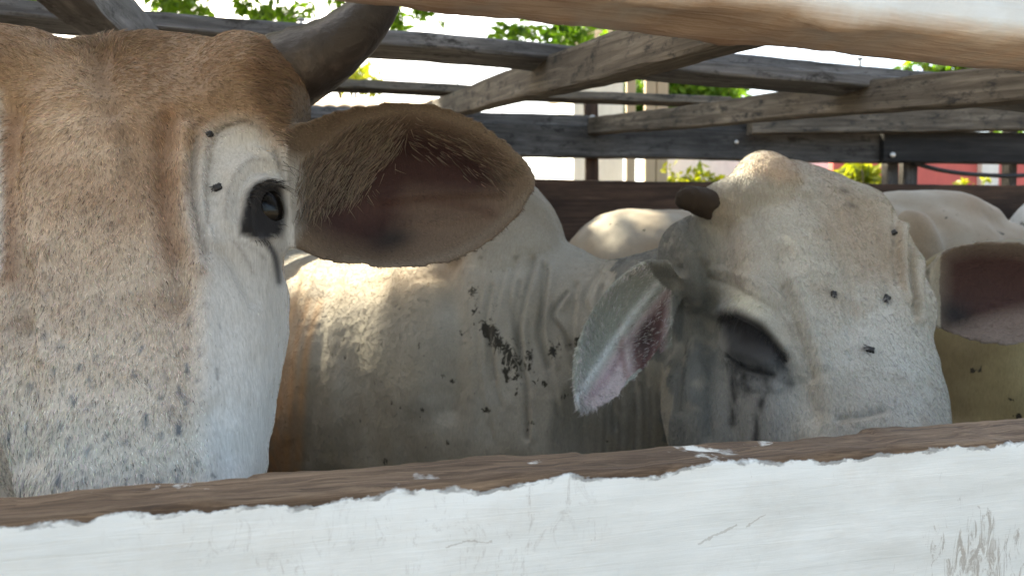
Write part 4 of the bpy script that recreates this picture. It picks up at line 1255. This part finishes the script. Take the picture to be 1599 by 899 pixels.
b.paint(b.blob(830, 400, 90, 70), (.44, .43, .39), .5)
b.sel = HD
hv = smooth_noise(b.V, .07, 33, 3)
b.paint(b.m(), (.345, .33, .292), .9)
b.paint(b.poly([(900, 360), (1060, 300), (1110, 330), (1120, 420), (1130, 500), (1140, 720), (1010, 720), (1000, 560)], 26), (.125, .125, .112), .94)  # grey cheek fur, with the shade of that side put into its colour
b.paint(b.poly([(1135, 500), (1215, 540), (1244, 575), (1232, 605), (1190, 615), (1150, 600)], 14), (.045, .043, .043), .8)
b.paint(b.line([(1130, 320), (1150, 380), (1150, 440)], 26), (.36, .31, .25), .7)
b.paint(b.blob(1165, 470, 34, 16, 25), (.60, .58, .44), .5)  # light on the brow underside painted as a pale patch
b.paint(b.poly([(1300, 300), (1380, 330), (1410, 400), (1400, 450), (1340, 430), (1290, 360)], 24), (.31, .25, .195), .65)
b.paint(b.poly([(1180, 300), (1230, 300), (1290, 420), (1260, 470), (1190, 400)], 26), (.46, .45, .41), .5)
b.paint(b.poly([(1290, 470), (1400, 460), (1440, 560), (1440, 660), (1340, 640), (1290, 560)], 30), (.45, .445, .42), .6)
b.paint(np.clip(-hv - .1, 0, 1) * b.m(), (.31, .275, .225), .7)
b.paint(b.line([(1225, 450), (1245, 520), (1268, 590), (1268, 660)], 14), (.36, .33, .28), .4)
b.paint(b.line([(1405, 330), (1404, 400), (1412, 450)], 5), (.36, .28, .20), .6); b.paint(b.line([(1426, 370), (1428, 440), (1432, 500)], 5), (.34, .28, .20), .6)
b.paint(b.poly([(1380, 560), (1410, 600), (1400, 680), (1300, 680), (1270, 620), (1320, 560)], 26), (.31, .275, .23), .5)
b.paint(b.poly([(1150, 270), (1200, 225), (1232, 240), (1250, 275), (1215, 285), (1180, 272)], 9), (.46, .36, .27), .8)
b.paint(b.blob(1240, 262, 16, 20), (.30, .26, .22), .6)
b.paint(b.poly([(1122, 486), (1150, 483), (1192, 505), (1222, 545), (1230, 580), (1205, 568), (1170, 575), (1138, 545)], 8), (.010, .009, .010), 1)
b.paint(b.poly([(1135, 515), (1165, 540), (1210, 550), (1205, 580), (1190, 600), (1158, 610), (1138, 570)], 12), (.035, .035, .037), .9)
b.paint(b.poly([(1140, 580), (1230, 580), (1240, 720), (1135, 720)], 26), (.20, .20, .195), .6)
DR = []
for pts in ([(1126, 500), (1160, 505), (1200, 528), (1226, 562)], [(1138, 556), (1165, 576), (1208, 586)]): b.paint(b.line(pts, 5), (.006, .006, .006), .95)
for pts in ([(1186, 575), (1197, 600), (1186, 640), (1177, 710)], [(1150, 560), (1146, 600), (1143, 660)], [(1160, 580), (1166, 610)], [(1218, 572), (1236, 600)]):
    DR.append((b.line(pts, 5) * .42, b.line(pts, 6.5)))
    b.paint(DR[-1][1] * np.clip(.75 + .5 * smooth_noise(b.V, .02, 17, 2), 0, 1), (.014, .014, .015), .95)
for cx_, cy_ in ((1318, 298), (1330, 320), (1385, 466), (1350, 545), (1300, 458)): b.paint(b.blob(cx_, cy_, 9, 5, 20), (.10, .09, .08), .7)
b.paint(b.line([(1312, 660), (1345, 652), (1378, 644)], 3), (.20, .17, .13), .5)
# ears
b.sel = EL
b.paint(EL * 1.0, (.30, .31, .27), 1)
innL = np.clip((nL + .035) * 60, 0, 1) * np.clip(b.face * 4, 0, 1) * EL
b.paint(b.poly([(1046, 445), (1000, 495), (950, 560), (905, 632), (935, 640), (1000, 600), (1036, 560), (1044, 500)], 5), (.56, .46, .46), .95)
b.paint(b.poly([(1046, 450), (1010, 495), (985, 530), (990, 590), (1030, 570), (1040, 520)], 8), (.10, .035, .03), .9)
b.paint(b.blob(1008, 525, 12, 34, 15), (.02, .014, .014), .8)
b.paint(b.line([(970, 510), (972, 560), (985, 600)], 5), (.22, .09, .08), .6); b.paint(b.line([(925, 615), (950, 585), (968, 560)], 7), (.36, .24, .27), .6)
b.push(b.line([(1000, 500), (980, 550), (950, 600)], 6), .003); b.push(b.line([(1025, 500), (1005, 560), (985, 600)], 5), -.003)
b.paint(b.line([(1046, 420), (1000, 475), (950, 545), (905, 615), (898, 634)], 6), (.66, .67, .66), .9)
b.sel = ER
b.paint(ER * 1.0, (.20, .17, .135), 1)
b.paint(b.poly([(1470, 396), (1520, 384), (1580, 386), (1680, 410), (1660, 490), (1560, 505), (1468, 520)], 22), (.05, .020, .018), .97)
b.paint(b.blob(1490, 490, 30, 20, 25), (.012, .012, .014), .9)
b.paint(b.poly([(1468, 525), (1530, 500), (1600, 480), (1680, 490), (1600, 545), (1468, 540)], 14), (.20, .145, .125), .8)
b.sel = np.ones(len(b.V), bool)
# dried mud on neck and shoulder
b.sel = BD
mm = sum(b.blob(px_, py_, rx_, ry_, ro_) * a_ for px_, py_, rx_, ry_, ro_, a_ in ((738, 456, 12, 15, 0, .66), (741, 486, 9, 14, 20, .6), (762, 512, 18, 14, 30, .6), (780, 538, 26, 20, 40, .6), (800, 566, 20, 26, 10, .52), (826, 560, 8, 26, 0, .6), (808, 600, 6, 26, 0, .55), (790, 590, 5, 20, 0, .5), (885, 540, 34, 20, -15, .42), (862, 552, 7, 18, 0, .5), (905, 530, 8, 14, 0, .5), (770, 480, 8, 20, 10, .4), (836, 590, 5, 16, 0, .5)))
for px_, py_ in ((535, 530), (470, 470), (500, 430), (478, 445), (560, 545), (540, 560), (690, 585), (705, 595), (720, 520), (660, 640), (880, 620), (655, 540), (620, 480), (515, 500), (455, 450), (470, 500), (580, 600), (760, 640), (830, 660), (700, 690), (850, 600), (600, 720)):
    mm = mm + b.blob(px_, py_, 8, 7) * .55
sp = np.clip(smooth_noise(b.V, .02, 44, 2) - .8, 0, 1) * 1.2 * b.m() * (y > 400) * (x < 1000)
b.mud = np.clip(mm + sp * .5, 0, 1)
for d_, _ in DR: b.mud = np.maximum(b.mud, d_)
b.sel = HD
b.sel = np.ones(len(b.V), bool)
b.len[:] = .006
b.len[HD] = .0062
b.len[HD & (np.hypot((x - 1175) / 52, (y - 525) / 40) < 1)] = .0015
b.flow = np.tile(.15 * RT - 1.0 * UP, (len(b.V), 1))
b.flow[BD] = -.5 * RT - .9 * UP
b.flow[EL] = -.6 * RT - .7 * UP; b.flow[ER] = RT * 1.0
base2 = (-.2, 1.8, 0)
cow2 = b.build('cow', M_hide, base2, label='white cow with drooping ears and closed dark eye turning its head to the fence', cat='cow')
vis = (b.face > -.3) & (b.px > 380) & (b.px < 1760) & (b.py < 830) & (b.d < 2.6)
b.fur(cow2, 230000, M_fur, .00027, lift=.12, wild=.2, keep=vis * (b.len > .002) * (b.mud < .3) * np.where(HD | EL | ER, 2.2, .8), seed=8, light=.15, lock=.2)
eye_obj(P(1172, 538, 1.095), .021, cow2)
col0, len0 = b.col.copy(), b.len.copy(); b.col[:] = (.46, .42, .40); b.len[:] = .011
b.fur(cow2, 1500, M_fur, .00026, lift=.5, wild=.35, keep=EL * (b.N @ ef2[3] > .3) * (.15 + .85 * np.clip(1 - np.abs(np.where(EL, nL, nR)) / .02, 0, 1)), seed=14, name='ear_hair')
b.col, b.len = col0, len0
lashes(b, cow2, [(1124, 496), (1150, 500), (1190, 520), (1224, 556)], [(-.5, 1), (-.2, 1), (.1, 1), (.4, 1)], 90, .022, 9, rad=.0004)
v, f = tube([P(1112, 322, 1.175), P(1092, 314, 1.17), P(1074, 309, 1.165), P(1064, 303, 1.16), P(1060, 300, 1.16)], [.024, .022, .020, .014, .004], 30, 24)
v = v + (v - v.mean(0)) * .10 * smooth_noise(v, .02, 12, 3)[:, None]
mesh_obj('horn', v, f, M_bud, P(1080, 311, 1.17), cow2)
q = H(f2, .105, -.225, -.105)
v, f = ellipsoid(q, np.eye(3), (.02, .02, .024)); mesh_obj('horn', v, f, M_horn, q, cow2)

# ------------------------------------------------------------------ the cattle behind
def far_cow(name, st, hump, head_at, head_dir, col, col2, seed, **kw):
    st = np.array(st)
    d = unit(np.array([st[1, 0] - st[-2, 0], st[1, 1] - st[-2, 1], 0])); U = np.cross(d, [0, 0, 1.0])
    pcs = body_pieces(None, st, hump, bones=True)
    hd = np.asarray(head_at, float); A = unit(head_dir)
    L = unit(np.cross(A, [0, 0, 1.0])); Nn = np.cross(A, L)
    if Nn[2] < 0: L = -L; Nn = -Nn
    fm = (hd, L, A, Nn)
    pcs.append(head_loft(fm, [(-.24, .06, -.06, .14, 2), (-.18, .12, -.02, .2, 2.4), (-.05, .135, 0, .25, 2.5), (.05, .125, 0, .24, 2.5), (.16, .10, 0, .2, 2.5), (.28, .082, 0, .15, 2.4), (.35, .08, -.01, .13, 2.3), (.40, .04, -.03, .09, 2)]))
    a0 = H(fm, 0, -.1, -.12); a1 = st[1, :3] + [0, 0, .08]
    pcs.append(loft([(a0, U, zz, .1, .12, .14, 2), (a0 * .5 + a1 * .5, U, zz, .13, .18, .26, 2), (a1, U, zz, .2, .28, .34, 2)], 24, 30))
    for s in (1, -1):
        e, _ = ear_piece(H(fm, s * .11, -.12, -.08), H(fm, s * .32, -.10, -.14), A, eprof2); pcs.append(e)
    b = Beast(pcs, .011, 5)
    b.V = b.V + b.N * (.004 * smooth_noise(b.V, .16, seed, 3))[:, None]; b.update()
    n = smooth_noise(b.V, .3, seed + 1, 3)[:, None]
    k = np.clip(.5 + n * .9, 0, 1)
    b.col = np.asarray(col) * (1 - k) + np.asarray(col2) * k
    b.mud = np.clip(smooth_noise(b.V, .05, seed + 3, 3) - .62, 0, 1) * 1.3
    o = b.build(name, M_hide, (st[2, 0], st[2, 1], 0), **kw)
    for s in (1, -1):
        eye_obj(H(fm, s * .118, .0, -.055), .02, o)
    return o
far_cow('cow', [(1.62, 2.36, 1.02, .12, .2, .2), (1.42, 2.35, 1.10, .24, .36, .36), (1.15, 2.36, 1.12, .28, .36, .42), (.85, 2.37, 1.10, .30, .35, .44), (.55, 2.38, 1.10, .30, .36, .42), (.28, 2.36, 1.10, .25, .34, .3), (.13, 2.34, 1.08, .12, .2, .16)],
        (np.array([1.30, 2.36, 1.42]), np.eye(3), (.26, .13, .10)), (2.0, 2.3, 1.3), np.array([.75, -.2, -.5]), (.37, .325, .26), (.29, .22, .15), 51,
        label='cream cow standing across the pen, its rump showing behind the white cow', cat='cow')
far_cow('cow', [(2.25, 2.05, .95, .13, .18, .2), (2.05, 1.98, .97, .22, .33, .35), (1.8, 1.92, .98, .26, .36, .40), (1.5, 1.84, .985, .28, .35, .42), (1.25, 1.78, .99, .27, .36, .38), (1.04, 1.73, .99, .22, .33, .28), (.94, 1.71, 1.0, .09, .18, .14)],
        (np.array([2.0, 1.96, 1.30]), np.eye(3), (.18, .12, .14)), (2.6, 2.2, 1.25), np.array([.7, .3, -.5]), (.25, .205, .105), (.17, .13, .065), 61,
        label='dirty yellowish cow at the right edge behind the drooping ear', cat='cow')
far_cow('cow', [(3.2, 3.1, 1.0, .13, .18, .2), (3.0, 3.08, 1.05, .22, .36, .35), (2.75, 3.05, 1.06, .26, .38, .40), (2.45, 3.0, 1.16, .28, .38, .42), (2.25, 2.97, 1.18, .26, .40, .38), (2.08, 2.94, 1.17, .21, .36, .28), (1.96, 2.92, 1.12, .09, .2, .14)],
        (np.array([2.95, 3.08, 1.42]), np.eye(3), (.16, .11, .12)), (3.55, 3.0, 1.3), np.array([.7, -.2, -.5]), (.64, .63, .60), (.56, .53, .48), 71,
        label='white sunlit cow farthest back at the right edge', cat='cow')
# ================================================================== flies on the cattle
def bvh(o):
    me = o.data
    return BVHTree.FromPolygons([Vector(v.co) + Vector(o['_loc']) for v in me.vertices], [tuple(p.vertices) for p in me.polygons])
M_fly = plain('fly_body', (.012, .011, .012), .45)
M_wing = plain('fly_wing', (.10, .095, .09), .35)
def fly(tree_, px, y, size, rot, label):
    d = unit(P(px, y, 1) - CAM)
    hit, nrm, _, _ = tree_.ray_cast(Vector(CAM), Vector(d))
    if hit is None: return
    n = unit(np.array(nrm)); n = n if n @ d < 0 else -n
    a = unit(math.cos(rot) * RT + math.sin(rot) * UP - n * ((math.cos(rot) * RT + math.sin(rot) * UP) @ n)); s = np.cross(n, a)
    c = np.array(hit) + n * size * .22
    pcs = [ellipsoid(c, [a, s, n], (size * .24, size * .15, size * .16)), ellipsoid(c - a * size * .5, [a, s, n], (size * .5, size * .13, size * .13)), ellipsoid(c + a * size * .33, [a, s, n], (size * .12, size * .13, size * .12))]
    for k in (-1, 0, 1):
        for g in (-1, 1):
            pcs.append(tube([c + a * k * size * .1, c + a * k * size * .3 + s * g * size * .22 + n * size * .05, c + a * k * size * .4 + s * g * size * .3 - n * size * .24], [size * .016] * 3, 6, 5))
    v, f = merge(pcs)
    o = mesh_obj('fly', v, f, M_fly, c); tag(o, label, 'fly', 'flies on the cattle')
    for g in (-1, 1):
        wd_ = unit(-a + s * g * .38); ws_ = np.cross(n, wd_)
        wv, wf = ellipsoid(c + a * size * .05 + wd_ * size * .62 + n * size * .17, [wd_, ws_, n], (size * .62, size * .13, size * .012))
        mesh_obj('wing', wv, wf, M_wing, c, o)
t1 = bvh(cow1); t2 = bvh(cow2)
for tr, px, y, sz, rot, lb in (
        (t1, 340, 293, .0075, .5, 'black fly on the white skin left of the bull eye'),
        (t1, 327, 210, .0055, .5, 'small fly highest on the bull face above its eye'),
        (t2, 1302, 459, .010, 1.4, 'black fly on the middle of the white cow forehead'),
        (t2, 1384, 466, .013, .9, 'largest fly right of centre on the white cow forehead'),
        (t2, 1359, 546, .012, -.4, 'fly lowest on the nose of the white cow'),
        (t2, 1395, 364, .012, .3, 'fly high on the right brow wrinkles of the white cow')):
    fly(tr, px, y, sz * .8, rot, lb)
